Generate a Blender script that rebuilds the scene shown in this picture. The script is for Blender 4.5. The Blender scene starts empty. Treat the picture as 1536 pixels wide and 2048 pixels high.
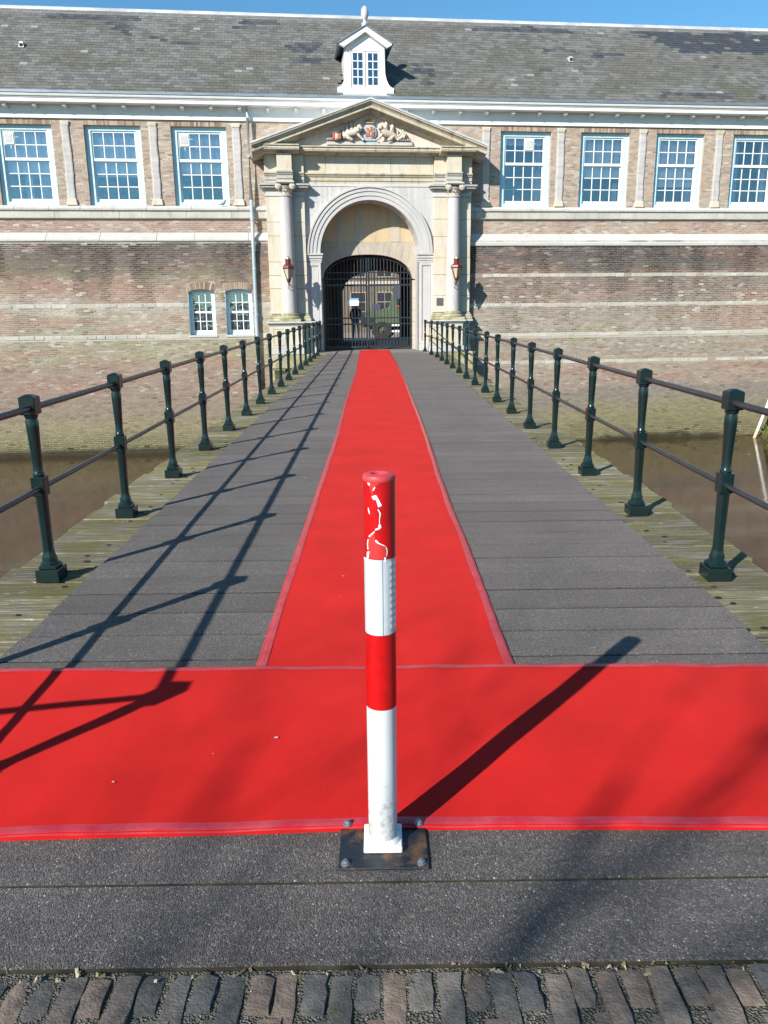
import bpy, bmesh, math, random
import numpy as np
from mathutils import Vector, Matrix

random.seed(7)
rng = np.random.default_rng(11)
R = math.radians
scene = bpy.context.scene
COL = scene.collection

# ---------------------------------------------------------------- camera
FOCAL = 1600.0                       # in pixels of the 1536 x 2048 photograph
pitch = math.atan(412 / FOCAL)
yaw, roll = R(0.25), R(0.6)
fw = Vector((math.sin(yaw) * math.cos(pitch), math.cos(yaw) * math.cos(pitch), -math.sin(pitch)))
rt = Vector((math.cos(yaw), -math.sin(yaw), 0))
up = rt.cross(fw)
rt2 = rt * math.cos(roll) - up * math.sin(roll)
up2 = up * math.cos(roll) + rt * math.sin(roll)
cd = bpy.data.cameras.new('camera')
cam = bpy.data.objects.new('camera', cd)
COL.objects.link(cam)
cd.sensor_fit = 'VERTICAL'
cd.sensor_height = 36
cd.lens = 36 * FOCAL / 2048
cd.clip_start = 0.05
cd.clip_end = 3000
mw = Matrix((rt2, up2, -fw)).transposed().to_4x4()
mw.translation = (-0.02, 0, 1.6)
cam.matrix_world = mw
scene.camera = cam

# ---------------------------------------------------------------- light
SUN_EL, SUN_AZ = 30.6, 39.0          # light travels away from the camera, 39 deg to the right
world = bpy.data.worlds.new('World')
scene.world = world
world.use_nodes = True
wn = world.node_tree
sky = wn.nodes.new('ShaderNodeTexSky')
sky.sky_type = 'NISHITA'
sky.sun_disc = False
sky.sun_elevation = R(SUN_EL)
sky.sun_rotation = R(180 + SUN_AZ)
sky.air_density = 1.0
sky.dust_density = 0.15
sky.ozone_density = 2.2
tint = wn.nodes.new('ShaderNodeMix')
tint.data_type = 'RGBA'
tint.blend_type = 'MULTIPLY'
tint.inputs['Factor'].default_value = 1.0
tint.inputs['B'].default_value = (0.64, 1.12, 1.28, 1)     # clear spring sky, a little towards cyan
wn.links.new(sky.outputs[0], tint.inputs['A'])
wn.links.new(tint.outputs['Result'], wn.nodes['Background'].inputs[0])
wn.nodes['Background'].inputs[1].default_value = 0.076
sd = bpy.data.lights.new('sun', 'SUN')
sd.energy = 5.0
sd.angle = R(0.5)
sd.color = (1.0, 0.945, 0.86)
sun = bpy.data.objects.new('sun', sd)
COL.objects.link(sun)
ldir = Vector((math.sin(R(SUN_AZ)) * math.cos(R(SUN_EL)), math.cos(R(SUN_AZ)) * math.cos(R(SUN_EL)), -math.sin(R(SUN_EL))))
sun.rotation_euler = ldir.to_track_quat('-Z', 'Y').to_euler()
sun.location = (-20, -25, 30)
vs = scene.view_settings
vs.view_transform = 'Standard'
vs.look = 'None'
vs.gamma = 1
vs.exposure = 0.66
scene.render.resolution_x = 768
scene.render.resolution_y = 1024

# ---------------------------------------------------------------- node helpers
class NT:
    def __init__(s, name, rough=0.8, spec=0.3, metal=0.0):
        s.m = bpy.data.materials.new(name)
        s.m.use_nodes = True
        s.n = s.m.node_tree
        s.b = s.n.nodes['Principled BSDF']
        s.b.inputs['Roughness'].default_value = rough
        s.b.inputs['Specular IOR Level'].default_value = spec
        s.b.inputs['Metallic'].default_value = metal
        s._c = {}
    def new(s, t): return s.n.nodes.new(t)
    def link(s, a, b): s.n.links.new(a, b)
    def put(s, sock, v):
        if isinstance(v, (int, float)): sock.default_value = v
        elif isinstance(v, tuple): sock.default_value = (*v, 1) if len(v) == 3 else v
        else: s.link(v, sock)
    def coord(s, kind='Object'):
        if kind not in s._c:
            if kind == 'World': s._c[kind] = s.new('ShaderNodeNewGeometry').outputs['Position']
            else: s._c[kind] = s.new('ShaderNodeTexCoord').outputs[kind]
        return s._c[kind]
    def mapping(s, scale, kind='Object', loc=(0, 0, 0), rot=(0, 0, 0)):
        m = s.new('ShaderNodeMapping')
        s.link(s.coord(kind), m.inputs[0])
        m.inputs['Scale'].default_value = scale
        m.inputs['Location'].default_value = loc
        m.inputs['Rotation'].default_value = rot
        return m.outputs[0]
    def noise(s, scale, detail=4, vec=None, kind='Object', rough=0.55, dist=0.0):
        t = s.new('ShaderNodeTexNoise')
        s.link(vec if vec is not None else s.coord(kind), t.inputs['Vector'])
        t.inputs['Scale'].default_value = scale
        t.inputs['Detail'].default_value = detail
        t.inputs['Roughness'].default_value = rough
        t.inputs['Distortion'].default_value = dist
        return t.outputs['Fac']
    def voro(s, scale, vec=None, kind='Object', out='Distance', feature='F1'):
        t = s.new('ShaderNodeTexVoronoi')
        t.feature = feature
        s.link(vec if vec is not None else s.coord(kind), t.inputs['Vector'])
        t.inputs['Scale'].default_value = scale
        return t.outputs[out]
    def ramp(s, fac, stops, interp='LINEAR'):
        r = s.new('ShaderNodeValToRGB')
        r.color_ramp.interpolation = interp
        els = r.color_ramp.elements
        while len(els) < len(stops): els.new(0.5)
        for e, (p, c) in zip(els, stops):
            e.position = p
            e.color = (c, c, c, 1) if isinstance(c, (int, float)) else (*c, 1)
        s.put(r.inputs[0], fac)
        return r.outputs[0]
    def mix(s, fac, a, b, mode='MIX'):
        m = s.new('ShaderNodeMix')
        m.data_type = 'RGBA'
        m.blend_type = mode
        s.put(m.inputs['Factor'], fac)
        s.put(m.inputs['A'], a)
        s.put(m.inputs['B'], b)
        return m.outputs['Result']
    def math(s, op, a, b=0.0, c=0.0):
        m = s.new('ShaderNodeMath')
        m.operation = op
        s.put(m.inputs[0], a); s.put(m.inputs[1], b); s.put(m.inputs[2], c)
        return m.outputs[0]
    def sep(s, kind='Object'):
        x = s.new('ShaderNodeSeparateXYZ')
        s.link(s.coord(kind), x.inputs[0])
        return x.outputs
    def attr(s, name):
        a = s.new('ShaderNodeAttribute')
        a.attribute_name = name
        return a.outputs['Color']
    def rand_obj(s):
        return s.new('ShaderNodeObjectInfo').outputs['Random']
    def rand_isl(s):
        return s.new('ShaderNodeNewGeometry').outputs['Random Per Island']
    def base(s, v): s.put(s.b.inputs['Base Color'], v)
    def rough(s, v): s.put(s.b.inputs['Roughness'], v)
    def bump(s, h, strength=0.5, dist=0.01):
        b = s.new('ShaderNodeBump')
        s.put(b.inputs['Height'], h)
        b.inputs['Strength'].default_value = strength
        b.inputs['Distance'].default_value = dist
        s.link(b.outputs[0], s.b.inputs['Normal'])

MAT = {}
def simple(name, c, rough=0.6, spec=0.3, metal=0.0, var=0.12, scale=6.0, bump=0.0, kind='Object', dirt=None, dirt_amt=0.5):
    t = NT(name, rough, spec, metal)
    n = t.noise(scale, 5, kind=kind)
    f = t.ramp(n, [(0.3, 1 - var), (0.7, 1 + var)])
    col = t.mix(1.0, c, f, 'MULTIPLY')
    if dirt:
        d = t.ramp(t.noise(scale * 0.6, 6, kind=kind, rough=0.7), [(0.5, 0.0), (0.72, dirt_amt)])
        col = t.mix(d, col, dirt)
    t.base(col)
    if bump: t.bump(t.noise(scale * 8, 4, kind=kind), bump, 0.01)
    MAT[name] = t.m
    return t.m

# ---- plain painted / metal / cloth materials
simple('white_paint', (0.80, 0.79, 0.76), 0.45, 0.4, var=0.04, scale=2.5, dirt=(0.5, 0.47, 0.42), dirt_amt=0.25)
simple('blue_paint', (0.50, 0.71, 0.78), 0.4, 0.4, var=0.05, scale=3)
simple('zinc', (0.30, 0.33, 0.37), 0.4, 0.5, 0.6, var=0.15, scale=3)
simple('lead', (0.55, 0.56, 0.57), 0.55, 0.4, 0.2, var=0.2, scale=1.5, dirt=(0.25, 0.25, 0.24))
simple('pipe_grey', (0.34, 0.41, 0.45), 0.4, 0.5, var=0.12, scale=2)
simple('gate_iron', (0.020, 0.026, 0.034), 0.38, 0.5, var=0.2, scale=5)
simple('dark_room', (0.030, 0.034, 0.042), 0.95, 0.1, var=0.2)
simple('blind_cloth', (0.80, 0.80, 0.78), 0.9, 0.1, var=0.05, scale=3)
simple('curtain_cloth', (0.60, 0.58, 0.62), 0.9, 0.1, var=0.08, scale=12)
simple('lantern_red', (0.115, 0.014, 0.016), 0.35, 0.5, var=0.2, scale=12)
simple('lantern_glass', (0.46, 0.41, 0.28), 0.25, 0.5, var=0.1, scale=10)
simple('brass', (0.55, 0.45, 0.25), 0.35, 0.5, 0.7, var=0.1)
simple('plaque_dark', (0.10, 0.09, 0.08), 0.4, 0.5, var=0.3, scale=20)
simple('army_green', (0.075, 0.105, 0.058), 0.5, 0.4, var=0.1, scale=3)
simple('army_green_dark', (0.035, 0.055, 0.03), 0.6, 0.3, var=0.1, scale=3)
simple('rubber', (0.03, 0.03, 0.03), 0.8, 0.2, var=0.2)
simple('sign_white', (0.78, 0.80, 0.80), 0.4, 0.4, var=0.03)
simple('sign_blue', (0.20, 0.42, 0.62), 0.4, 0.4, var=0.05)
simple('sign_dark', (0.06, 0.065, 0.09), 0.5, 0.4, var=0.1)
simple('red_mark', (0.55, 0.03, 0.03), 0.5, 0.4, var=0.1)
simple('bollard_white', (0.60, 0.62, 0.635), 0.22, 0.5, var=0.02, scale=10, dirt=(0.62, 0.63, 0.6), dirt_amt=0.25)
t = NT('bollard_tube', 0.22, 0.5)
zf = t.ramp(t.math('DIVIDE', t.sep()[2], 0.30), [(0.0, 1.0), (1.0, 0.0)])
gr = t.ramp(t.math('MULTIPLY', t.noise(42, 6, rough=0.7), t.math('ADD', 0.62, t.math('MULTIPLY', zf, 0.5))), [(0.44, 0.0), (0.56, 0.7)])
sc = t.ramp(t.noise(1.0, 5, vec=t.mapping((40, 40, 9)), rough=0.7), [(0.66, 0.0), (0.72, 0.5)])
t.base(t.mix(sc, t.mix(gr, (0.60, 0.62, 0.635), (0.33, 0.31, 0.25)), (0.40, 0.40, 0.39)))
MAT['bollard_tube'] = t.m
simple('torn_glint_white', (0.86, 0.86, 0.84), 0.6, 0.3, var=0.03, scale=60)  # white of the torn film, also of the painted cell reflections
simple('film_under', (0.56, 0.035, 0.032), 0.6, 0.25, var=0.05, scale=30)
simple('cap_red', (0.50, 0.05, 0.06), 0.45, 0.4, var=0.08, scale=30)
simple('bolt_steel', (0.36, 0.39, 0.42), 0.35, 0.5, 0.8, var=0.2, scale=60)
simple('bird_grey', (0.30, 0.31, 0.33), 0.8, 0.2, var=0.3, scale=30)
simple('skin', (0.50, 0.30, 0.22), 0.6, 0.3, var=0.05)
simple('jacket', (0.07, 0.07, 0.09), 0.85, 0.2, var=0.2)
simple('trousers', (0.55, 0.52, 0.50), 0.85, 0.2, var=0.1)
simple('shoes', (0.28, 0.20, 0.13), 0.7, 0.3, var=0.1)
simple('hair', (0.04, 0.025, 0.015), 0.7, 0.3, var=0.1)
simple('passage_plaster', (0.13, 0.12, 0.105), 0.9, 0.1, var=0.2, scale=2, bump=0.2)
simple('arms_red', (0.42, 0.13, 0.09), 0.7, 0.2, var=0.15, scale=20)
simple('arms_blue', (0.30, 0.42, 0.60), 0.7, 0.2, var=0.1, scale=20)
simple('arms_gold', (0.42, 0.28, 0.10), 0.6, 0.3, 0.2, var=0.2, scale=20)
simple('relief_stone', (0.52, 0.46, 0.385), 0.85, 0.2, var=0.15, scale=12, bump=0.3, dirt=(0.22, 0.20, 0.18))
simple('shot_grey', (0.28, 0.27, 0.26), 0.8, 0.2, var=0.2, scale=15)
simple('bark', (0.10, 0.085, 0.065), 0.9, 0.2, var=0.3, scale=4, bump=0.5)

def stone(name, c1, c2, dirt, damt, green=None, bump=0.35, sc=1.0):
    t = NT(name, 0.85, 0.25)
    n1 = t.noise(1.1 * sc, 6, rough=0.6)
    col = t.mix(t.ramp(n1, [(0.36, 0.0), (0.66, 1.0)]), c1, c2)
    fine = t.noise(38 * sc, 4)
    col = t.mix(0.6, col, t.ramp(fine, [(0.3, 0.72), (0.7, 1.22)]), 'MULTIPLY')
    st = t.noise(1.0, 6, vec=t.mapping((4.5, 4.5, 0.7)), rough=0.65)
    col = t.mix(t.ramp(st, [(0.52, 0.0), (0.75, damt)]), col, dirt)
    isl = t.rand_isl()
    col = t.mix(1.0, col, t.ramp(isl, [(0, 0.88), (1, 1.1)]), 'MULTIPLY')
    if green:
        z = t.sep()[2]
        g = t.math('MULTIPLY', t.ramp(t.noise(3, 5), [(0.40, 0.0), (0.62, 1.0)]), green[1])
        col = t.mix(g, col, green[0])
    t.base(col)
    t.bump(t.mix(0.5, t.noise(14 * sc, 6), t.noise(70 * sc, 4)), bump, 0.012)
    MAT[name] = t.m
stone('stone_cream', (0.53, 0.495, 0.425), (0.50, 0.43, 0.31), (0.27, 0.25, 0.21), 0.55)
stone('stone_cornice', (0.50, 0.465, 0.385), (0.46, 0.40, 0.28), (0.13, 0.12, 0.10), 0.85)
stone('stone_arch', (0.45, 0.44, 0.437), (0.50, 0.485, 0.47), (0.33, 0.32, 0.31), 0.4, bump=0.15)
stone('stone_shaft', (0.47, 0.455, 0.455), (0.53, 0.50, 0.48), (0.33, 0.31, 0.29), 0.5, bump=0.2)
stone('stone_band', (0.48, 0.455, 0.40), (0.39, 0.37, 0.33), (0.24, 0.22, 0.18), 0.55)
stone('stone_coping', (0.42, 0.415, 0.395), (0.48, 0.47, 0.44), (0.32, 0.31, 0.28), 0.55)
stone('stone_pier', (0.42, 0.40, 0.39), (0.50, 0.48, 0.46), (0.25, 0.23, 0.21), 0.5, bump=0.6)
stone('stone_mossy', (0.46, 0.42, 0.32), (0.42, 0.38, 0.24), (0.16, 0.15, 0.11), 0.6, green=((0.22, 0.22, 0.09), 0.85))
stone('plaster_pink', (0.62, 0.51, 0.44), (0.64, 0.56, 0.46), (0.40, 0.33, 0.28), 0.4, bump=0.2)
stone('plaster_rough', (0.55, 0.42, 0.26), (0.50, 0.40, 0.27), (0.25, 0.20, 0.15), 0.5)
stone('stone_voussoir', (0.42, 0.37, 0.30), (0.47, 0.42, 0.34), (0.24, 0.21, 0.18), 0.5)
stone('stone_court', (0.40, 0.31, 0.22), (0.50, 0.42, 0.32), (0.2, 0.16, 0.12), 0.5, sc=2)

# ---- brick, mortar and slate take their piece colour from a per-piece attribute
def piece(name, rough, spec, bump, fscale):
    t = NT(name, rough, spec)
    c = t.attr('tone')
    f = t.ramp(t.noise(fscale, 5, rough=0.65), [(0.28, 0.68), (0.72, 1.3)])
    t.base(t.mix(0.9, c, f, 'MULTIPLY'))
    t.bump(t.noise(fscale * 1.5, 4), bump, 0.006)
    MAT[name] = t.m
    return t
piece('brick', 0.9, 0.2, 0.5, 28)
piece('slate', 0.62, 0.35, 0.3, 14)

t = NT('mortar', 0.95, 0.1)
z = t.math('ADD', t.sep()[2], t.math('MULTIPLY', t.math('SUBTRACT', t.noise(0.9, 5), 0.5), 2.2))
zn = t.math('DIVIDE', t.math('ADD', z, 4.0), 12.0)
c = t.ramp(zn, [(0.05, (0.05, 0.045, 0.025)), (0.11, (0.22, 0.19, 0.10)), (0.19, (0.26, 0.22, 0.15)), (0.30, (0.33, 0.28, 0.21)),
                (0.36, (0.40, 0.365, 0.29)), (0.50, (0.43, 0.39, 0.33)), (0.555, (0.27, 0.235, 0.20)), (0.635, (0.21, 0.185, 0.165)), (0.66, (0.46, 0.42, 0.365)), (1.0, (0.45, 0.395, 0.32))])
t.base(t.mix(0.7, c, t.ramp(t.noise(25, 5), [(0.3, 0.7), (0.7, 1.2)]), 'MULTIPLY'))
t.bump(t.noise(60, 4), 0.4, 0.005)
MAT['mortar'] = t.m

# ---- glass: thin pane, clear with a mirror share
t = NT('window_glass', 0.03, 0.5)
g = t.new('ShaderNodeBsdfGlossy'); g.inputs['Roughness'].default_value = 0.02; g.inputs['Color'].default_value = (0.9, 0.95, 1, 1)
bmp = t.new('ShaderNodeBump'); bmp.inputs['Strength'].default_value = 0.12; bmp.inputs['Distance'].default_value = 0.05
t.link(t.noise(2.5, 2, kind='World'), bmp.inputs['Height']); t.link(bmp.outputs[0], g.inputs['Normal'])
tr = t.new('ShaderNodeBsdfTransparent'); tr.inputs['Color'].default_value = (0.96, 0.98, 1.0, 1)
mx = t.new('ShaderNodeMixShader')
lw = t.new('ShaderNodeLayerWeight'); lw.inputs['Blend'].default_value = 0.35
t.link(t.math('ADD', t.math('MULTIPLY', lw.outputs['Fresnel'], 0.8), 0.13), mx.inputs[0])
t.link(tr.outputs[0], mx.inputs[1]); t.link(g.outputs[0], mx.inputs[2])
t.link(mx.outputs[0], t.n.nodes['Material Output'].inputs[0])
MAT['window_glass'] = t.m

# ---- railing paint: glossy dark green
t = NT('rail_green', 0.22, 0.55)
t.base(t.mix(t.ramp(t.noise(4, 4, kind='World'), [(0.3, 0), (0.7, 1)]), (0.004, 0.013, 0.013), (0.007, 0.019, 0.019)))
t.b.inputs['Coat Weight'].default_value = 0.1
t.bump(t.noise(45, 3, kind='World'), 0.12, 0.004)
MAT['rail_green'] = t.m
t = NT('rail_bar', 0.30, 0.55)
t.base(t.mix(t.ramp(t.noise(3, 4, kind='World'), [(0.3, 0), (0.7, 1)]), (0.020, 0.022, 0.026), (0.035, 0.028, 0.030)))
t.bump(t.noise(40, 3, kind='World'), 0.1, 0.004)
MAT['rail_bar'] = t.m

# ---- bridge grit mat
t = NT('grit', 0.72, 0.35)
v = t.voro(230, kind='World', out='Color')
vd = t.voro(230, kind='World')
big = t.noise(1.3, 5, kind='World')
col = t.ramp(v, [(0.0, (0.024, 0.021, 0.0195)), (0.55, (0.058, 0.052, 0.049)), (0.86, (0.110, 0.100, 0.094)), (0.97, (0.32, 0.30, 0.28))])
col = t.mix(0.9, col, t.ramp(big, [(0.3, 0.70), (0.7, 1.30)]), 'MULTIPLY')
col = t.mix(0.9, col, t.ramp(t.noise(46, 4, kind='World', rough=0.7), [(0.32, 0.62), (0.68, 1.40)]), 'MULTIPLY')
col = t.mix(0.8, col, t.ramp(t.noise(1.0, 5, vec=t.mapping((1.2, 14, 1), 'World')), [(0.3, 0.78), (0.7, 1.22)]), 'MULTIPLY')
col = t.mix(1.0, col, t.ramp(t.rand_obj(), [(0, 0.80), (1, 1.18)]), 'MULTIPLY')
scuff = t.ramp(t.noise(5.5, 5, kind='World', rough=0.7), [(0.70, 0.0), (0.80, 0.55)])
col = t.mix(scuff, col, (0.20, 0.19, 0.18))
t.base(col)
t.bump(t.mix(0.5, t.math('SUBTRACT', 1.0, vd), t.noise(120, 3, kind='World')), 0.9, 0.008)
t.b.inputs['Sheen Weight'].default_value = 0.13
t.b.inputs['Sheen Roughness'].default_value = 0.45
t.b.inputs['Sheen Tint'].default_value = (1, .90, .86, 1)
MAT['grit'] = t.m

# ---- mossy weathered timber
t = NT('timber', 0.9, 0.15)
grain = t.noise(1.0, 7, vec=t.mapping((3.0, 55, 10), 'World'), rough=0.65)
col = t.ramp(grain, [(0.30, (0.06, 0.052, 0.036)), (0.47, (0.15, 0.132, 0.098)), (0.64, (0.33, 0.305, 0.24))])
moss = t.ramp(t.noise(3.2, 6, kind='World', rough=0.65), [(0.40, 0.0), (0.60, 0.75)])
col = t.mix(moss, col, t.mix(t.noise(40, 3, kind='World'), (0.10, 0.095, 0.025), (0.22, 0.20, 0.07)))
col = t.mix(1.0, col, t.ramp(t.rand_obj(), [(0, 0.72), (1, 1.2)]), 'MULTIPLY')
lich = t.ramp(t.noise(1.0, 6, vec=t.mapping((9, 30, 9), 'World'), rough=0.7), [(0.62, 0.0), (0.68, 0.8)])
col = t.mix(lich, col, (0.52, 0.50, 0.42))
t.base(col)
t.bump(t.mix(0.4, grain, t.noise(60, 4, kind='World')), 0.7, 0.012)
MAT['timber'] = t.m

# ---- red carpet and tape
t = NT('carpet', 0.95, 0.12)
n1 = t.noise(2.2, 5, kind='World')
fib = t.noise(420, 2, kind='World')
col = t.mix(t.ramp(n1, [(0.3, 0), (0.7, 1)]), (0.47, 0.0085, 0.0075), (0.60, 0.012, 0.011))
col = t.mix(0.55, col, t.ramp(fib, [(0.3, 0.70), (0.7, 1.25)]), 'MULTIPLY')
sp = t.ramp(t.noise(55, 3, kind='World', rough=0.6), [(0.74, 0.0), (0.77, 0.5)])
col = t.mix(sp, col, (0.48, 0.22, 0.18))
t.base(col)
t.b.inputs['Sheen Weight'].default_value = 0.08
t.b.inputs['Sheen Tint'].default_value = (1, 0.34, 0.28, 1)
t.bump(fib, 0.5, 0.003)
MAT['carpet'] = t.m
t = NT('carpet_tape', 0.30, 0.5)
n1 = t.noise(9, 5, kind='World')
t.base(t.mix(t.ramp(n1, [(0.35, 0), (0.65, 1)]), (0.44, 0.020, 0.035), (0.48, 0.06, 0.07)))
t.bump(t.noise(30, 4, vec=t.mapping((1, 1, 1), 'World')), 0.35, 0.006)
MAT['carpet_tape'] = t.m

# ---- bollard film: fine moulded reflective cells
def film(name, c1, c2):
    t = NT(name, 0.28, 0.5)
    isn = t.noise(24, 3)
    t.base(t.mix(t.ramp(isn, [(0.35, 0), (0.65, 1)]), c1, c2))
    w = t.voro(330)
    t.bump(w, 0.25, 0.002)
    t.b.inputs['Coat Weight'].default_value = 0.4
    MAT[name] = t.m
film('film_red', (0.52, 0.003, 0.004), (0.42, 0.003, 0.004))
film('film_white', (0.56, 0.59, 0.62), (0.50, 0.54, 0.58))
t = NT('base_steel', 0.45, 0.5, 0.25)
rust = t.ramp(t.noise(13, 6, rough=0.7), [(0.50, 0.0), (0.66, 0.9)])
t.base(t.mix(rust, (0.022, 0.028, 0.038), (0.20, 0.10, 0.045)))
t.bump(t.noise(60, 4), 0.3, 0.004)
MAT['base_steel'] = t.m
t = NT('collar_paint', 0.5, 0.4)
rust = t.ramp(t.noise(30, 6, rough=0.7), [(0.60, 0.0), (0.68, 0.85)])
t.base(t.mix(rust, (0.76, 0.76, 0.72), (0.30, 0.27, 0.15)))
t.bump(t.noise(50, 4), 0.5, 0.004)
MAT['collar_paint'] = t.m

# ---- street clinkers
t = NT('clinker', 0.75, 0.3)
col = t.ramp(t.rand_obj(), [(0.0, (0.075, 0.078, 0.080)), (0.30, (0.125, 0.112, 0.096)), (0.55, (0.155, 0.118, 0.095)), (0.8, (0.17, 0.132, 0.106)), (1.0, (0.13, 0.125, 0.11))])
n1 = t.noise(22, 6, kind='World', rough=0.65)
col = t.mix(0.9, col, t.ramp(n1, [(0.28, 0.55), (0.72, 1.45)]), 'MULTIPLY')
ms = t.ramp(t.noise(16, 5, kind='World'), [(0.60, 0.0), (0.72, 0.6)])
col = t.mix(ms, col, (0.13, 0.12, 0.05))
t.base(col)
t.bump(t.mix(0.4, t.noise(35, 6, kind='World'), t.noise(160, 3, kind='World')), 0.8, 0.012)
MAT['clinker'] = t.m
t = NT('joint_grit', 0.95, 0.15)
v = t.voro(160, kind='World', out='Color')
col = t.ramp(v, [(0, (0.06, 0.056, 0.046)), (0.6, (0.15, 0.14, 0.115)), (0.93, (0.26, 0.25, 0.22)), (1, (0.45, 0.44, 0.40))])
gm = t.ramp(t.noise(12, 5, kind='World'), [(0.52, 0.0), (0.68, 0.7)])
col = t.mix(gm, col, (0.09, 0.095, 0.035))
t.base(col)
t.bump(t.voro(160, kind='World'), 1.0, 0.012)
MAT['joint_grit'] = t.m
simple('seam_dirt', (0.030, 0.027, 0.019), 0.95, 0.1, var=0.5, scale=14, kind='World')
simple('dry_leaf', (0.36, 0.29, 0.18), 0.8, 0.2, var=0.4, scale=40, kind='World')
simple('dropping', (0.62, 0.62, 0.60), 0.8, 0.2, var=0.1, scale=40)

# ---- water
t = NT('water', 0.06, 0.5)
t.base(t.mix(t.ramp(t.noise(0.35, 5, kind='World'), [(0.3, 0), (0.7, 1)]), (0.042, 0.027, 0.014), (0.060, 0.037, 0.020)))
t.b.inputs['IOR'].default_value = 1.33
t.bump(t.mix(0.35, t.noise(1.6, 3, vec=t.mapping((1, 1, 1), 'World')), t.noise(7, 3, kind='World')), 0.10, 0.03)
MAT['water'] = t.m

# ---- courtyard brick, ground, grass
t = NT('court_brick', 0.9, 0.15)
b = t.new('ShaderNodeTexBrick')
t.link(t.mapping((1, 1, 1), 'Object', rot=(R(90), 0, 0)), b.inputs['Vector'])
b.inputs['Scale'].default_value = 4.5
b.inputs['Color1'].default_value = (0.11, 0.085, 0.062, 1); b.inputs['Color2'].default_value = (0.16, 0.127, 0.094, 1); b.inputs['Mortar'].default_value = (0.24, 0.215, 0.175, 1)
t.base(b.outputs['Color'])
MAT['court_brick'] = t.m
simple('court_paving', (0.26, 0.24, 0.21), 0.9, 0.15, var=0.2, scale=3, kind='World', bump=0.2)
simple('street', (0.10, 0.09, 0.08), 0.9, 0.2, var=0.3, scale=9, kind='World', bump=0.4)
simple('threshold', (0.20, 0.185, 0.175), 0.9, 0.2, var=0.2, scale=5, kind='World', bump=0.3)
simple('grass', (0.10, 0.15, 0.03), 0.9, 0.15, var=0.4, scale=8, kind='World')
simple('soil', (0.09, 0.085, 0.04), 0.95, 0.1, var=0.4, scale=3, kind='World', bump=0.5)

# ---------------------------------------------------------------- mesh helpers
def tag(o, label=None, cat=None, group=None, kind=None):
    if label: o['label'] = label
    if cat: o['category'] = cat
    if group: o['group'] = group
    if kind: o['kind'] = kind
    return o

def empty(name, loc=(0, 0, 0), rz=0.0, label=None, cat=None, group=None, kind=None):
    o = bpy.data.objects.new(name, None)
    o.empty_display_size = 0.2
    COL.objects.link(o)
    o.location = loc
    o.rotation_euler = (0, 0, rz)
    return tag(o, label, cat, group, kind)

def inst(name, me, parent=None, loc=(0, 0, 0), rot=(0, 0, 0), scale=(1, 1, 1)):
    o = bpy.data.objects.new(name, me)
    COL.objects.link(o)
    o.parent = parent
    o.location = loc
    o.rotation_euler = rot
    o.scale = scale
    return o

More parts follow.
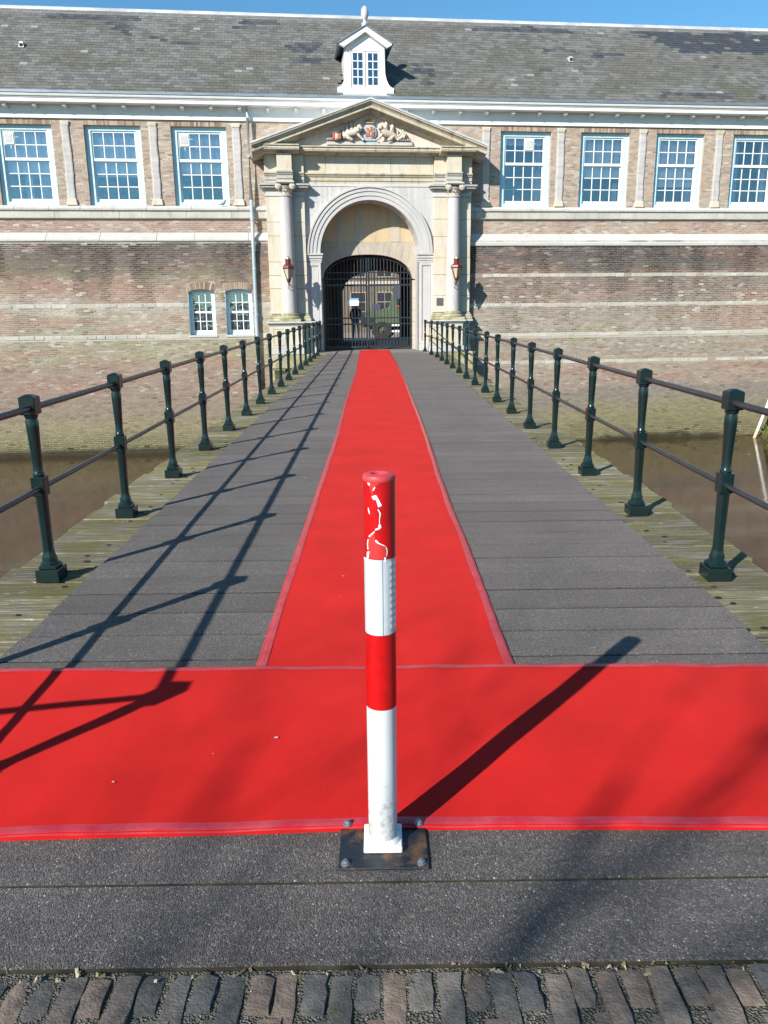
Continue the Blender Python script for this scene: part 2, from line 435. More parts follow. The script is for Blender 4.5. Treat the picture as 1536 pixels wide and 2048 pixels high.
class MB:
    def __init__(s):
        s.v = []; s.f = []; s.mi = []
        s.cur = 0
    def add(s, verts, faces):
        k = len(s.v)
        s.v.extend([tuple(p) for p in verts])
        for f in faces:
            s.f.append([i + k for i in f]); s.mi.append(s.cur)
        return s
    def box(s, x0, x1, y0, y1, z0, z1):
        return s.add([(x0, y0, z0), (x1, y0, z0), (x1, y1, z0), (x0, y1, z0), (x0, y0, z1), (x1, y0, z1), (x1, y1, z1), (x0, y1, z1)],
                     [(0, 3, 2, 1), (4, 5, 6, 7), (0, 1, 5, 4), (1, 2, 6, 5), (2, 3, 7, 6), (3, 0, 4, 7)])
    def frustum(s, x, y, z0, z1, a0, b0, a1, b1):
        return s.add([(x - a0, y - b0, z0), (x + a0, y - b0, z0), (x + a0, y + b0, z0), (x - a0, y + b0, z0),
                      (x - a1, y - b1, z1), (x + a1, y - b1, z1), (x + a1, y + b1, z1), (x - a1, y + b1, z1)],
                     [(0, 3, 2, 1), (4, 5, 6, 7), (0, 1, 5, 4), (1, 2, 6, 5), (2, 3, 7, 6), (3, 0, 4, 7)])
    def ext_x(s, prof, x0, x1):           # closed profile of (y, z), extruded along x
        n = len(prof)
        s.add([(x0, y, z) for y, z in prof] + [(x1, y, z) for y, z in prof],
              [tuple(range(n - 1, -1, -1)), tuple(range(n, 2 * n))] + [(i, (i + 1) % n, n + (i + 1) % n, n + i) for i in range(n)])
        return s
    def ext_y(s, prof, y0, y1):           # closed profile of (x, z), extruded along y
        n = len(prof)
        s.add([(x, y0, z) for x, z in prof] + [(x, y1, z) for x, z in prof],
              [tuple(range(n)), tuple(range(2 * n - 1, n - 1, -1))] + [(i, n + i, n + (i + 1) % n, (i + 1) % n) for i in range(n)])
        return s
    def ext_z(s, prof, z0, z1):
        n = len(prof)
        s.add([(x, y, z0) for x, y in prof] + [(x, y, z1) for x, y in prof],
              [tuple(range(n - 1, -1, -1)), tuple(range(n, 2 * n))] + [(i, (i + 1) % n, n + (i + 1) % n, n + i) for i in range(n)])
        return s
    def lathe(s, prof, n=24, c=(0, 0, 0), capb=True, capt=True, ph=0.0):   # prof of (r, z)
        m = len(prof)
        vs = [(c[0] + r * math.cos(ph + 2 * math.pi * i / n), c[1] + r * math.sin(ph + 2 * math.pi * i / n), c[2] + zz) for r, zz in prof for i in range(n)]
        fs = [(j * n + i, j * n + (i + 1) % n, (j + 1) * n + (i + 1) % n, (j + 1) * n + i) for j in range(m - 1) for i in range(n)]
        if capb: fs.append(tuple(range(n - 1, -1, -1)))
        if capt: fs.append(tuple((m - 1) * n + i for i in range(n)))
        return s.add(vs, fs)
    def tube(s, pts, r, n=8, caps=True):
        pts = [Vector(p) for p in pts]
        rs = r if isinstance(r, (list, tuple)) else [r] * len(pts)
        vs, fs = [], []
        ref = Vector((0, 0, 1))
        for i, p in enumerate(pts):
            d = (pts[min(i + 1, len(pts) - 1)] - pts[max(i - 1, 0)]).normalized()
            a = d.cross(ref)
            if a.length < 1e-3: a = d.cross(Vector((1, 0, 0)))
            a.normalize(); b = d.cross(a)
            for k in range(n):
                an = 2 * math.pi * k / n
                vs.append(p + (a * math.cos(an) + b * math.sin(an)) * rs[i])
        for i in range(len(pts) - 1):
            for k in range(n):
                fs.append((i * n + k, i * n + (k + 1) % n, (i + 1) * n + (k + 1) % n, (i + 1) * n + k))
        if caps:
            fs.append(tuple(range(n - 1, -1, -1))); fs.append(tuple((len(pts) - 1) * n + k for k in range(n)))
        return s.add(vs, fs)
    def ball(s, c, r, n=10, m=6, sc=(1, 1, 1)):
        prof = [(max(1e-4, math.sin(math.pi * j / m)), -math.cos(math.pi * j / m)) for j in range(m + 1)]
        vs = [(c[0] + r * sc[0] * q * math.cos(2 * math.pi * i / n), c[1] + r * sc[1] * q * math.sin(2 * math.pi * i / n), c[2] + r * sc[2] * zz) for q, zz in prof for i in range(n)]
        fs = [(j * n + i, j * n + (i + 1) % n, (j + 1) * n + (i + 1) % n, (j + 1) * n + i) for j in range(m) for i in range(n)]
        return s.add(vs, fs)
    def mesh(s, name, mats, smooth=False, bevel=0.0, seg=1, jitter=0.0):
        me = bpy.data.meshes.new(name)
        v = s.v
        if jitter: v = [(a + random.uniform(-jitter, jitter), b + random.uniform(-jitter, jitter), c + random.uniform(-jitter, jitter)) for a, b, c in v]
        me.from_pydata(v, [], s.f)
        for m in (mats if isinstance(mats, (list, tuple)) else [mats]): me.materials.append(MAT[m])
        me.polygons.foreach_set('material_index', s.mi)
        bm = bmesh.new(); bm.from_mesh(me)
        bmesh.ops.recalc_face_normals(bm, faces=bm.faces)
        if bevel:
            es = [e for e in bm.edges if len(e.link_faces) == 2 and e.calc_face_angle(0) > 0.6]
            bmesh.ops.bevel(bm, geom=es, offset=bevel, segments=seg, affect='EDGES', clamp_overlap=True)
        bm.to_mesh(me); bm.free()
        if smooth:
            me.polygons.foreach_set('use_smooth', [True] * len(me.polygons))
            me.set_sharp_from_angle(angle=R(35))
        me.update()
        return me
    def build(s, name, mats, parent=None, smooth=False, bevel=0.0, seg=1, loc=(0, 0, 0), rot=(0, 0, 0), jitter=0.0):
        return inst(name, s.mesh(name, mats, smooth, bevel, seg, jitter), parent, loc, rot)

def quick(name, mat, parent, *boxes, bevel=0.0, smooth=False, jitter=0.0):
    m = MB()
    for b in boxes: m.box(*b)
    return m.build(name, mat, parent, smooth, bevel, jitter=jitter)

_T = rng.random((64, 128, 128))
def vnoise(x, y, seed=0):
    t = _T[seed % 64]
    xi = np.floor(x).astype(int); yi = np.floor(y).astype(int)
    fx = x - xi; fy = y - yi
    fx = fx * fx * (3 - 2 * fx); fy = fy * fy * (3 - 2 * fy)
    g = lambda a, b: t[a % 128, b % 128]
    return (g(xi, yi) * (1 - fx) + g(xi + 1, yi) * fx) * (1 - fy) + (g(xi, yi + 1) * (1 - fx) + g(xi + 1, yi + 1) * fx) * fy
def fbm(x, y, seed=0, o=4):
    s = 0; a = 0.5; t = 0
    for k in range(o):
        s = s + a * vnoise(x * 2 ** k, y * 2 ** k, seed + k); t += a; a *= 0.5
    return s / t

def soup(name, verts, nper, faces, tone, mat, parent):
    """many small alike pieces in one mesh: verts (P, nper, 3), faces local, tone (P, 3)"""
    P = len(verts)
    me = bpy.data.meshes.new(name)
    fl = np.array(faces)
    nf, k = fl.shape
    idx = (np.arange(P)[:, None, None] * nper + fl[None]).reshape(-1)
    me.vertices.add(P * nper); me.vertices.foreach_set('co', np.asarray(verts, np.float32).reshape(-1))
    me.loops.add(len(idx)); me.loops.foreach_set('vertex_index', idx.astype(np.int32))
    me.polygons.add(P * nf)
    me.polygons.foreach_set('loop_start', np.arange(0, P * nf * k, k, dtype=np.int32))
    me.polygons.foreach_set('loop_total', np.full(P * nf, k, np.int32))
    me.update(calc_edges=True)
    a = me.attributes.new('tone', 'FLOAT_COLOR', 'FACE')
    tc = np.concatenate([np.repeat(tone, nf, axis=0), np.ones((P * nf, 1))], axis=1)
    a.data.foreach_set('color', tc.astype(np.float32).reshape(-1))
    me.materials.append(MAT[mat])
    me.validate()
    me.shade_flat()
    return inst(name, me, parent)

# ---------------------------------------------------------------- frame of the castle front
TH = R(6.5)
ORG = Vector((-0.3, 30.2, 0))
UX = Vector((math.cos(TH), math.sin(TH), 0)); NX = Vector((math.sin(TH), -math.cos(TH), 0))
def W(u, n, z): return ORG + UX * u + NX * n + Vector((0, 0, z))
WATER_Z = -3.5
UL, UR = -17.0, 20.0

# ================================================================ setting: ground, water
def sheet(name, pts, mat, kind='structure', parent=None):
    me = bpy.data.meshes.new(name)
    me.from_pydata([tuple(p) for p in pts], [], [tuple(range(len(pts)))])
    me.materials.append(MAT[mat])
    return tag(inst(name, me, parent), kind=kind)

DECK_Y0, PITCH, NB = 1.655, 0.3015, 92
DECK_Y1 = DECK_Y0 + PITCH * NB
sheet('water', [(-250, 1.3, WATER_Z), (250, 1.3, WATER_Z), (250, 80, WATER_Z), (-250, 80, WATER_Z)], 'water')
street = MB().box(-250, 250, -300, DECK_Y0 - 0.012, -4.2, -0.035).build('street', 'street')
tag(street, kind='structure')
cv = []
for q, zz in ((-8.0, -.012), (-13.0, -.10), (-20.0, -.46), (-500.0, -.5)):
    for u in (-200, 200): cv.append((*W(u, q, 0)[:2], zz))
tag(MB().add(cv, [(0, 1, 3, 2), (2, 3, 5, 4), (4, 5, 7, 6)]).build('courtyard_ground', 'court_paving'), kind='structure')

# street clinkers in front of the bridge (the near two courses as single bricks)
pave = MB().box(-3.2, 3.2, 0.2, DECK_Y0 + 0.002, -0.09, -0.011).build('clinker_pavement', 'joint_grit')
tag(pave, kind='structure')
def clinker_mesh():
    m = MB()
    L, Wd = random.uniform(0.172, 0.190), random.uniform(0.050, 0.058)
    nx, ny = 2, 4
    vs = []; fs = []
    for j in range(ny + 1):
        for i in range(nx + 1):
            x = (i / nx - 0.5) * Wd; y = (j / ny - 0.5) * L
            edge = (i in (0, nx)) + (j in (0, ny))
            h = 0.0 if edge == 0 else (-0.0035 if edge == 1 else -0.008)
            vs.append((x + random.uniform(-.0035, .0035), y + random.uniform(-.004, .004), h + random.uniform(-.003, .003)))
    k = len(vs)
    for j in range(ny):
        for i in range(nx):
            a = j * (nx + 1) + i
            fs.append((a, a + 1, a + nx + 2, a + nx + 1))
    ring = [i for i in range(nx + 1)] + [(j * (nx + 1) + nx) for j in range(1, ny + 1)] + [ny * (nx + 1) + i for i in range(nx - 1, -1, -1)] + [j * (nx + 1) for j in range(ny - 1, 0, -1)]
    for q in ring: vs.append((vs[q][0] * 1.08, vs[q][1] * 1.02, -0.05))
    for q in range(len(ring)):
        q2 = (q + 1) % len(ring)
        fs.append((ring[q], k + q, k + q2, ring[q2]))
    m.add(vs, fs)
    return m.mesh('clinker', 'clinker', smooth=True)
cms = [clinker_mesh() for _ in range(14)]
for row in range(3):
    for i in range(-26, 27):
        x = i * 0.0655 + (0.033 if row % 2 else 0) + random.uniform(-.005, .005)
        short = (i % 2 == 1) and row == 0
        y = DECK_Y0 - 0.018 - 0.090 - row * 0.203 + (0.0 if i % 2 == 0 else 0.075 if row else 0.036) + random.uniform(-.006, .006)
        o = inst('brick', random.choice(cms), pave, (x, y + x * 0.004, 0.0 + random.uniform(-.006, .005)), (random.uniform(-.03, .03), random.uniform(-.04, .04), random.uniform(-.035, .035)), (1, .6 if short else 1, 1))

# ================================================================ bridge
deck = empty('bridge_deck', (0, DECK_Y0, 0), kind='structure')
HW, MWD = 2.40, 1.83
def right_line(y): return float(np.interp(y, [15, 20, 26, 27.7, 29.2], [2.008, 1.96, 1.87, 1.77, 1.64]))   # the right railing draws in towards the gate
for k in range(NB):
    y0 = k * PITCH
    xo = random.uniform(-0.025, 0.025)
    m = MB().box(-HW + random.uniform(-.03, .03), HW + random.uniform(-.03, .03), y0 + 0.008, y0 + PITCH - 0.008, -0.11, -0.024 + random.uniform(-.004, .002))
    m.build('plank', 'timber', deck, bevel=0.006)
    # gritted mat glued on the plank: near edge a touch high, so every seam shows as a step
    lift = random.uniform(0.0, 0.005)
    gp = random.uniform(.0015, .004)
    a, b = y0 + gp, y0 + PITCH - gp
    xl, xr = -MWD + random.uniform(-.012, .012), min(MWD, right_line(DECK_Y0 + y0) - .13) + random.uniform(-.012, .012)
    nx = 24
    bv = random.choice((.003, .0045, .006, .0085))
    prof = [(-0.021, a), (-0.003 - bv, a), (-0.003 + lift * .5, a + bv), (0.0 + lift * .5, a + bv + 0.006), (0.0, (a + b) / 2), (0.001, b - 0.003), (-0.003, b), (-0.021, b)]
    m = MB()
    vs = []; fs = []
    n = len(prof)
    for x in (xl, xr):
        for zz, yy in prof: vs.append((x, yy, zz))
    m.add(vs, [])
    for i in range(n):
        m.cur = 1 if i in (0, 1, 6) else 0
        m.f.append([i, (i + 1) % n, n + (i + 1) % n, n + i]); m.mi.append(m.cur)
    m.f.append(list(range(n))); m.mi.append(0); m.f.append(list(range(2 * n - 1, n - 1, -1))); m.mi.append(0)
    m.build('grit_mat', ['grit', 'seam_dirt'], deck)
PB = MB().lathe([(.015, -.03), (.015, -.0225), (.011, -.020)], 10).mesh('bolt', 'seam_dirt')
for k in range(28):
    for sx_ in (-1, 1):
        for f in (.28, .72):
            if random.random() < .45: continue
            q_ = random.uniform(.6, 1.1)
            inst('bolt', PB, deck, (sx_ * (1.94 + random.uniform(-.05, .08)), (k + f + random.uniform(-.12, .12)) * PITCH, 0), (0, 0, 0), (1.5 * q_, q_, 1))
for x in (-2.1, -1.0, 0.0, 1.0, 2.1):
    MB().box(x - .13, x + .13, 0.1, NB * PITCH - .1, -0.46, -0.115).build('beam', 'timber', deck)
for yy in (5.5, 11.5, 17.5, 23.5):
    for x in (-2.0, 0, 2.0):
        MB().lathe([(0.16, -4.3), (0.15, -0.47)], 12, (x, yy, 0)).build('pile', 'timber', deck, smooth=True)
    MB().box(-2.35, 2.35, yy - .15, yy + .15, -0.74, -0.465).build('cross_beam', 'timber', deck)

# ================================================================ castle front
castle = empty('castle_building', ORG, TH,
               'long brick castle wing with grey slate roof and pale blue sash windows', 'building')

WL = [(-12.435, -10.585), (-9.555, -7.705), (-6.715, -4.865)]
WR = [(4.72, 6.57), (7.67, 9.50), (10.51, 12.34), (13.46, 15.30), (16.4, 18.24)]
WZ = (5.01, 7.55)
SW = [(-6.47, -5.55), (-5.19, -4.25)]
SZ = (0.66, 2.24)
PORT = (-3.45, 3.40)
Z_UP0, Z_UP1 = 4.05, 7.80
def lower_n(z): return 0.30 + (3.75 - z) * 0.035
holes_up = [(a, b, WZ[0], WZ[1]) for a, b in WL + WR] + [(PORT[0], PORT[1], 0, 7.0)]
holes_lo = [(a, b, SZ[0], SZ[1]) for a, b in SW] + [(PORT[0], PORT[1], -0.05, 9)]

def wall_cells(u0, u1, z0, z1, holes):
    us = sorted({u0, u1, *[min(max(h[i], u0), u1) for h in holes for i in (0, 1)]})
    zs = sorted({z0, z1, *[min(max(h[i], z0), z1) for h in holes for i in (2, 3)]})
    out = []
    for a, b in zip(us, us[1:]):
        for c, d in zip(zs, zs[1:]):
            mu, mz = (a + b) / 2, (c + d) / 2
            if not any(h[0] < mu < h[1] and h[2] < mz < h[3] for h in holes): out.append((a, b, c, d))
    return out
m = MB()
for a, b, c, d in wall_cells(UL, UR, Z_UP0 - 0.2, Z_UP1 + 0.3, holes_up):
    m.box(a, b, 0.0, 0.42, c, d)
for a, b, c, d in wall_cells(UL, UR, WATER_Z - 0.8, Z_UP0 - 0.2, holes_lo):
    m.add([(a, -lower_n(c), c), (b, -lower_n(c), c), (b, 0.42, c), (a, 0.42, c), (a, -lower_n(d), d), (b, -lower_n(d), d), (b, 0.42, d), (a, 0.42, d)],
          [(0, 3, 2, 1), (4, 5, 6, 7), (0, 1, 5, 4), (1, 2, 6, 5), (2, 3, 7, 6), (3, 0, 4, 7)])
m.build('wall', 'mortar', castle)

BANDS_R = [2.63, 1.59, 0.50, -0.51]
BANDS_L = [1.70, 0.63]
def bricks(u0, u1, z0, z1, holes, nfun, bands):
    out = []
    ch = 0.0665
    rows = int((z1 - z0) / ch)
    for r in range(rows):
        za, zb = z0 + r * ch, z0 + r * ch + ch - 0.0145
        zm = (za + zb) / 2
        segs = [(u0, u1)]
        for h in holes:
            if h[2] - 0.02 < zm < h[3] + 0.0:
                ns = []
                for a, b in segs:
                    if h[1] <= a or h[0] >= b: ns.append((a, b)); continue
                    if h[0] > a: ns.append((a, h[0]))
                    if h[1] < b: ns.append((h[1], b))
                segs = ns
        L = 0.205
        off = (r % 2) * 0.1025 + ((r * 37) % 11) * 0.004
        for a, b in segs:
            k = math.floor((a - off) / L)
            u = k * L + off
            while u < b:
                x0, x1 = max(u, a), min(u + L - 0.013, b)
                if x1 - x0 > 0.03: out.append((x0, x1, za, zb))
                u += L
    return np.array(out)
BANDSET = lambda u: BANDS_R if u > 0 else BANDS_L
def brick_tone(u, z, upper):
    P = len(u)
    rnd = rng.random(P)
    n1 = fbm(u * 0.55 + 9, z * 0.9 + 5, 3); n2 = fbm(u * 1.3, z * 1.8, 9); n3 = fbm(u * 0.35, z * 2.6 + 4, 15); n4 = fbm(u * 4, z * 6, 22)
    if upper:
        pal = np.array([(0.41, 0.30, 0.22), (0.43, 0.29, 0.21), (0.39, 0.31, 0.24), (0.45, 0.35, 0.26), (0.36, 0.27, 0.20), (0.42, 0.28, 0.20)])
        c = pal[(rnd * 6).astype(int) % 6]
        orange = np.clip((n2 - 0.60) * 6, 0, 0.5)[:, None]
        c = c * (1 - orange) + np.array((0.46, 0.26, 0.15)) * orange
        low = ((z < 4.62)[:, None]) * np.clip((0.52 - n1) * 4 + 0.35, 0, 0.8)[:, None]
        c = c * (1 - low) + np.array((0.33, 0.19, 0.135)) * low
    else:
        zz = z + (n1 - 0.5) * 0.9
        L = np.array([(-3.6, .04, .036, .02), (-3.36, .06, .052, .025), (-3.22, .24, .21, .09), (-2.6, .28, .24, .125), (-1.9, .28, .21, .15), (-0.9, .33, .215, .165), (-0.32, .31, .215, .16),
                      (-0.22, .33, .28, .15), (0.5, .34, .30, .18), (0.8, .38, .33, .22), (1.3, .44, .375, .27), (1.75, .44, .36, .28), (1.95, .40, .22, .15), (2.45, .36, .21, .13),
                      (2.75, .28, .215, .13), (3.2, .235, .175, .13), (3.6, .19, .14, .115), (4.0, .17, .13, .11)])
        Rr = np.array([(-3.6, .04, .036, .02), (-3.36, .06, .052, .025), (-3.22, .24, .215, .085), (-2.45, .27, .245, .115), (-2.1, .27, .23, .17), (-1.55, .25, .22, .19), (-1.35, .38, .27, .205), (-0.5, .38, .28, .215),
                       (0.0, .35, .285, .22), (0.5, .37, .30, .235), (1.1, .38, .29, .22), (1.6, .33, .24, .18), (2.0, .26, .165, .12), (2.55, .27, .185, .14), (2.75, .23, .18, .15), (3.2, .215, .17, .15), (3.7, .18, .15, .135)])
        sharp = np.where(u < 0, np.where(zz < 0.3, z, zz), zz)
        c = np.stack([np.where(u < 0, np.interp(sharp, L[:, 0], L[:, i]), np.interp(zz, Rr[:, 0], Rr[:, i])) for i in (1, 2, 3)], 1)
        olive = (np.clip((n2 - 0.57) * 6, 0, 0.6) * ((z > -0.3) & (z < 3.1)))[:, None]
        c = c * (1 - olive) + np.array((0.30, 0.26, 0.12)) * olive
        red = (np.clip((n3 - 0.56) * 7, 0, 0.6) * (z > -1.3))[:, None]
        c = c * (1 - red) + np.array((0.40, 0.185, 0.12)) * red
    white = np.clip((n4 - 0.60) * 8, 0, 1) * (rng.random(P) < 0.65) * (z > -1.4) * 0.45
    white = np.maximum(white, ((rng.random(P) < 0.025) & (z > -1.4)) * 0.35)[:, None]
    c = c * (1 - white) + np.array((0.56, 0.51, 0.44)) * white
    if not upper:
        g = c.mean(1, keepdims=True)
        c = (c * .70 + g * .30) * np.where(u < 0, .88, .80)[:, None]
        top = np.clip((z - 2.55) * 3, 0, 1) * np.where(u < 0, .25, .34)
        c = c * (1 - top)[:, None]
        run = np.clip((fbm(u * 2.2, z * .25, 33) - .50) * 3.2, 0, .5) * np.clip((z + .5) / 3.5, 0, 1)      # dirty runs below the coping
        c = c * (1 - run)[:, None]
    else:
        g = c.mean(1, keepdims=True)
        c = (c * .78 + g * .22) * .96
    k = (0.84 + 0.30 * rng.random(P))[:, None]
    dk = (rng.random(P) < 0.06)[:, None]
    c = c * k * np.where(dk, 0.72, 1.0)
    return np.clip(c, 0.01, 0.8)
BF = [(0, 1, 5, 4), (3, 0, 4, 7), (1, 2, 6, 5), (4, 5, 6, 7), (0, 3, 2, 1)]
def brick_mesh(name, arr, nfun, upper):
    P = len(arr)
    pr = rng.normal(0.0045, 0.0022, P).clip(0.0012, 0.012)
    rec = rng.random(P) < 0.02
    pr[rec] = -0.004
    V = np.zeros((P, 8, 3))
    jx = rng.normal(0, 0.0022, (P, 8)); jz = rng.normal(0, 0.0018, (P, 8))
    for q, (i, back, j) in enumerate([(0, 0, 0), (1, 0, 0), (1, 1, 0), (0, 1, 0), (0, 0, 1), (1, 0, 1), (1, 1, 1), (0, 1, 1)]):
        zz = arr[:, 2 + j] + jz[:, q]
        nn = nfun(zz) + (pr if not back else -0.03)
        V[:, q, 0] = arr[:, i] + jx[:, q]; V[:, q, 1] = -nn; V[:, q, 2] = zz
    tone = brick_tone((arr[:, 0] + arr[:, 1]) / 2, (arr[:, 2] + arr[:, 3]) / 2, upper)
    return tag(soup(name, V, 8, BF, tone, 'brick', castle), kind='stuff')
lint = [(a - 0.04, b + 0.04, WZ[1], WZ[1] + 0.16) for a, b in WL + WR]
piers = [-10.14, -7.30, -4.53, 4.20, 6.93, 9.99, 12.93, 15.86]
ph = [(p - 0.16, p + 0.16, 5.0, 7.66) for p in piers]
arr = bricks(UL, UR, 4.63 - 9 * 0.0665, 7.74, holes_up + lint + ph + [(UL, UR, 4.58, 5.02)], None, [])
brick_mesh('brickwork', arr, lambda z: np.zeros_like(z), True)
bh = [(0.0, UR, b - 0.065, b + 0.065) for b in BANDS_R] + [(UL, 0.0, b - 0.065, b + 0.065) for b in BANDS_L]
sarc = [(a - 0.05, b + 0.05, SZ[1] - 0.1, SZ[1] + 0.20) for a, b in SW] + [(a - 0.05, b + 0.05, SZ[0] - 0.09, SZ[0] + .01) for a, b in SW]
arr = bricks(UL, UR, WATER_Z - 0.3, 3.84, holes_lo + bh + sarc, lower_n, [])
brick_mesh('brickwork', arr, lower_n, False)

# soldier courses over the tall windows and fanned brick arches over the low ones
def soldier(u0, u1, z0, h, nface, fan=0.0, rise=0.0):
    cnt = int((u1 - u0) / 0.066)
    V = np.zeros((cnt, 8, 3)); w = (u1 - u0) / cnt
    cx = (u0 + u1) / 2
    for k in range(cnt):
        a, b = u0 + k * w + 0.005, u0 + (k + 1) * w - 0.005
        s = ((a + b) / 2 - cx) / (u1 - u0) * 2
        zo = rise * (1 - s * s)
        fa = fan * s
        p = nface + random.uniform(0.004, 0.013)
        for q, (x, back, top) in enumerate([(a, 0, 0), (b, 0, 0), (b, 1, 0), (a, 1, 0), (a, 0, 1), (b, 0, 1), (b, 1, 1), (a, 1, 1)]):
            V[k, q] = (x + (fa if top else 0), -(p if not back else nface - 0.1), z0 + zo + (h if top else 0))
    cols = np.array([(0.30, 0.22, 0.16), (0.36, 0.27, 0.20), (0.25, 0.18, 0.14), (0.42, 0.33, 0.25)])
    return V, cols[rng.integers(0, 4, cnt)] * (0.8 + 0.4 * rng.random((cnt, 1)))
for a, b in WL + WR:
    V, c = soldier(a - 0.03, b + 0.03, WZ[1] + 0.002, 0.15, 0.0)
    tag(soup('brick_lintel', V, 8, BF, c, 'brick', castle), kind='stuff')
for a, b in SW:
    V, c = soldier(a - 0.01, b + 0.01, SZ[1] - 0.105, 0.235, lower_n(2.2), 0.09, 0.10)
    tag(soup('brick_arch', V, 8, BF, c, 'brick', castle), kind='stuff')

# stone courses: window band, coping, and the thin courses in the lower wall
def blocks(name, u0, u1, lo, hi, prof, mat, skip, jit=0.003):
    u = u0
    while u < u1:
        L = random.uniform(lo, hi)
        a, b = u, min(u + L, u1)
        u += L
        if b <= skip[0] or a >= skip[1]: ss = [(a, b)]
        else: ss = [s for s in ((a, min(b, skip[0])), (max(a, skip[1]), b)) if s[1] - s[0] > 0.1]
        for a, b in ss:
            MB().ext_x(prof, a + 0.004, b - 0.004).build(name, mat, castle, bevel=0.006, jitter=jit)
blocks('sill_stone', UL, UR, 1.0, 1.6, [(0.05, 4.86), (-0.15, 4.86), (-0.155, 4.93), (-0.03, 5.02), (0.05, 5.02)], 'stone_coping', PORT)
blocks('string_stone', UL, UR, 1.4, 2.4, [(0.05, 4.60), (-0.085, 4.60), (-0.095, 4.63), (-0.095, 4.81), (-0.12, 4.855), (0.05, 4.855)], 'stone_band', PORT)
blocks('coping_stone', UL, -3.6, 1.2, 2.0, [(0.05, 3.82), (-0.32, 3.82), (-0.35, 3.86), (-0.34, 3.92), (-0.02, 4.14), (0.05, 4.14)], 'stone_coping', (-1, 1))
blocks('coping_stone', 3.5, UR, 1.2, 2.0, [(0.05, 3.66), (-0.34, 3.66), (-0.35, 3.68), (-0.35, 3.77), (-0.30, 3.80), (-0.02, 4.10), (0.05, 4.10)], 'stone_coping', (-1, 1))
def course(z, a, b, ok):
    m = MB(); u = a
    while u < b:
        L = random.uniform(0.22, 0.55)
        e = min(u + L, b)
        if ok(u, e) and random.random() > 0.10:
            n = lower_n(z) + random.uniform(0.004, 0.02)
            m.box(u + .006, e - .006, -n, 0.05 - lower_n(z), z - 0.06 + random.uniform(-.006, .006), z + 0.058 + random.uniform(-.01, .006))
        u = e
    tag(m.build('stone_course', 'stone_band', castle, bevel=0.008, jitter=0.004), kind='stuff')
for z in BANDS_R: course(z, 3.5, UR, lambda a, b: True)
for z in BANDS_L: course(z, UL, -3.6, lambda a, b: not any(b > s[0] - .02 and a < s[1] + .02 for s in SW))
for a, b in SW:
    quick('window_sill', 'stone_coping', castle, (a - .03, b + .03, -lower_n(.6) - .03, 0.0, SZ[0] - 0.075, SZ[0] - 0.002), bevel=0.006)

# narrow rough stone piers between the windows
for p in piers:
    m = MB()
    zs = np.linspace(5.24, 7.52, 26)
    vs = []; fs = []
    dx = 0.0; wl = .125; wr = .125
    for z in zs:                                        # one rough rendered strip with a wandering outline
        wl += random.uniform(-.010, .010) + (.125 - wl) * .3; wr += random.uniform(-.010, .010) + (.125 - wr) * .3
        nn = .045 + random.uniform(0, .014)
        for x, y in ((-wl, .04), (-wl, -nn + .012), (-wl + .03, -nn), (wr - .03, -nn), (wr, -nn + .012), (wr, .04)): vs.append((p + x, y, z))
    for a in range(len(zs) - 1):
        for b in range(6): fs.append((a * 6 + b, a * 6 + (b + 1) % 6, a * 6 + 6 + (b + 1) % 6, a * 6 + 6 + b))
    fs += [(5, 4, 3, 2, 1, 0), tuple((len(zs) - 1) * 6 + b for b in range(6))]
    m.add(vs, fs)
    o = m.build('stone_pier', 'stone_pier', castle)
    q = MB().frustum(p, 0.0, 5.022, 5.24, 0.19, 0.095, 0.15, 0.07).build('pier_base', 'stone_cream', o, bevel=0.02, jitter=0.008)
    q = MB().frustum(p, 0.0, 7.52, 7.66, 0.13, 0.05, 0.16, 0.07).build('pier_cap', 'stone_cream', o, bevel=0.02, jitter=0.008)

# ---- tall sash windows
WW, WH = 1.84, 2.54
def ring(m, x0, x1, z0, z1, t, tb, tt, y0, y1):
    m.box(x0, x0 + t, y0, y1, z0, z1); m.box(x1 - t, x1, y0, y1, z0, z1)
    m.box(x0 + t, x1 - t, y0, y1, z0, z0 + tb); m.box(x0 + t, x1 - t, y0, y1, z1 - tt, z1)
h = WW / 2
m = MB(); ring(m, -h, h, 0, WH, 0.185, 0.13, 0.15, 0.125, 0.235); ring(m, -h + .17, h - .17, 0.12, WH - .14, 0.02, 0.02, 0.02, 0.15, 0.29)
FRAME = m.mesh('frame', 'blue_paint', bevel=0.006)
sx = h - 0.19; zs0, zs1 = 0.14, WH - 0.16
RH = (zs1 - zs0 - 0.10 - 0.09 - 0.045) / 5.0
zm0 = zs0 + 0.10 + 3 * RH           # bottom of the meeting rail
def sash(rows, za, zb, bot, top, y):
    m = MB(); ring(m, -sx, sx, za, zb, 0.045, bot, top, y, y + 0.045)
    iw = 2 * sx - 0.09
    for i in (1, 2, 3):
        x = -sx + 0.045 + iw * i / 4
        m.box(x - 0.016, x + 0.016, y + 0.006, y + 0.04, za + bot, zb - top)
    for j in range(1, rows):
        z = za + bot + (zb - top - za - bot) * j / rows
        for i in range(4):
            xa = -sx + 0.045 + iw * i / 4 + (0.016 if i else 0); xb = -sx + 0.045 + iw * (i + 1) / 4 - (0.016 if i < 3 else 0)
            m.box(xa, xb, y + 0.008, y + 0.038, z - 0.015, z + 0.015)
    cells = []
    for j in range(rows):
        z0 = za + bot + (zb - top - za - bot) * j / rows; z1 = za + bot + (zb - top - za - bot) * (j + 1) / rows
        for i in range(4):
            cells.append((-sx + 0.045 + iw * (i + .5) / 4, y + 0.022, (z0 + z1) / 2, iw / 4 + .004, z1 - z0 + .004))
    return m.mesh('sash', 'white_paint', bevel=0.004), cells
LOW, cl = sash(3, zs0, zm0 + 0.05, 0.10, 0.05, 0.215)
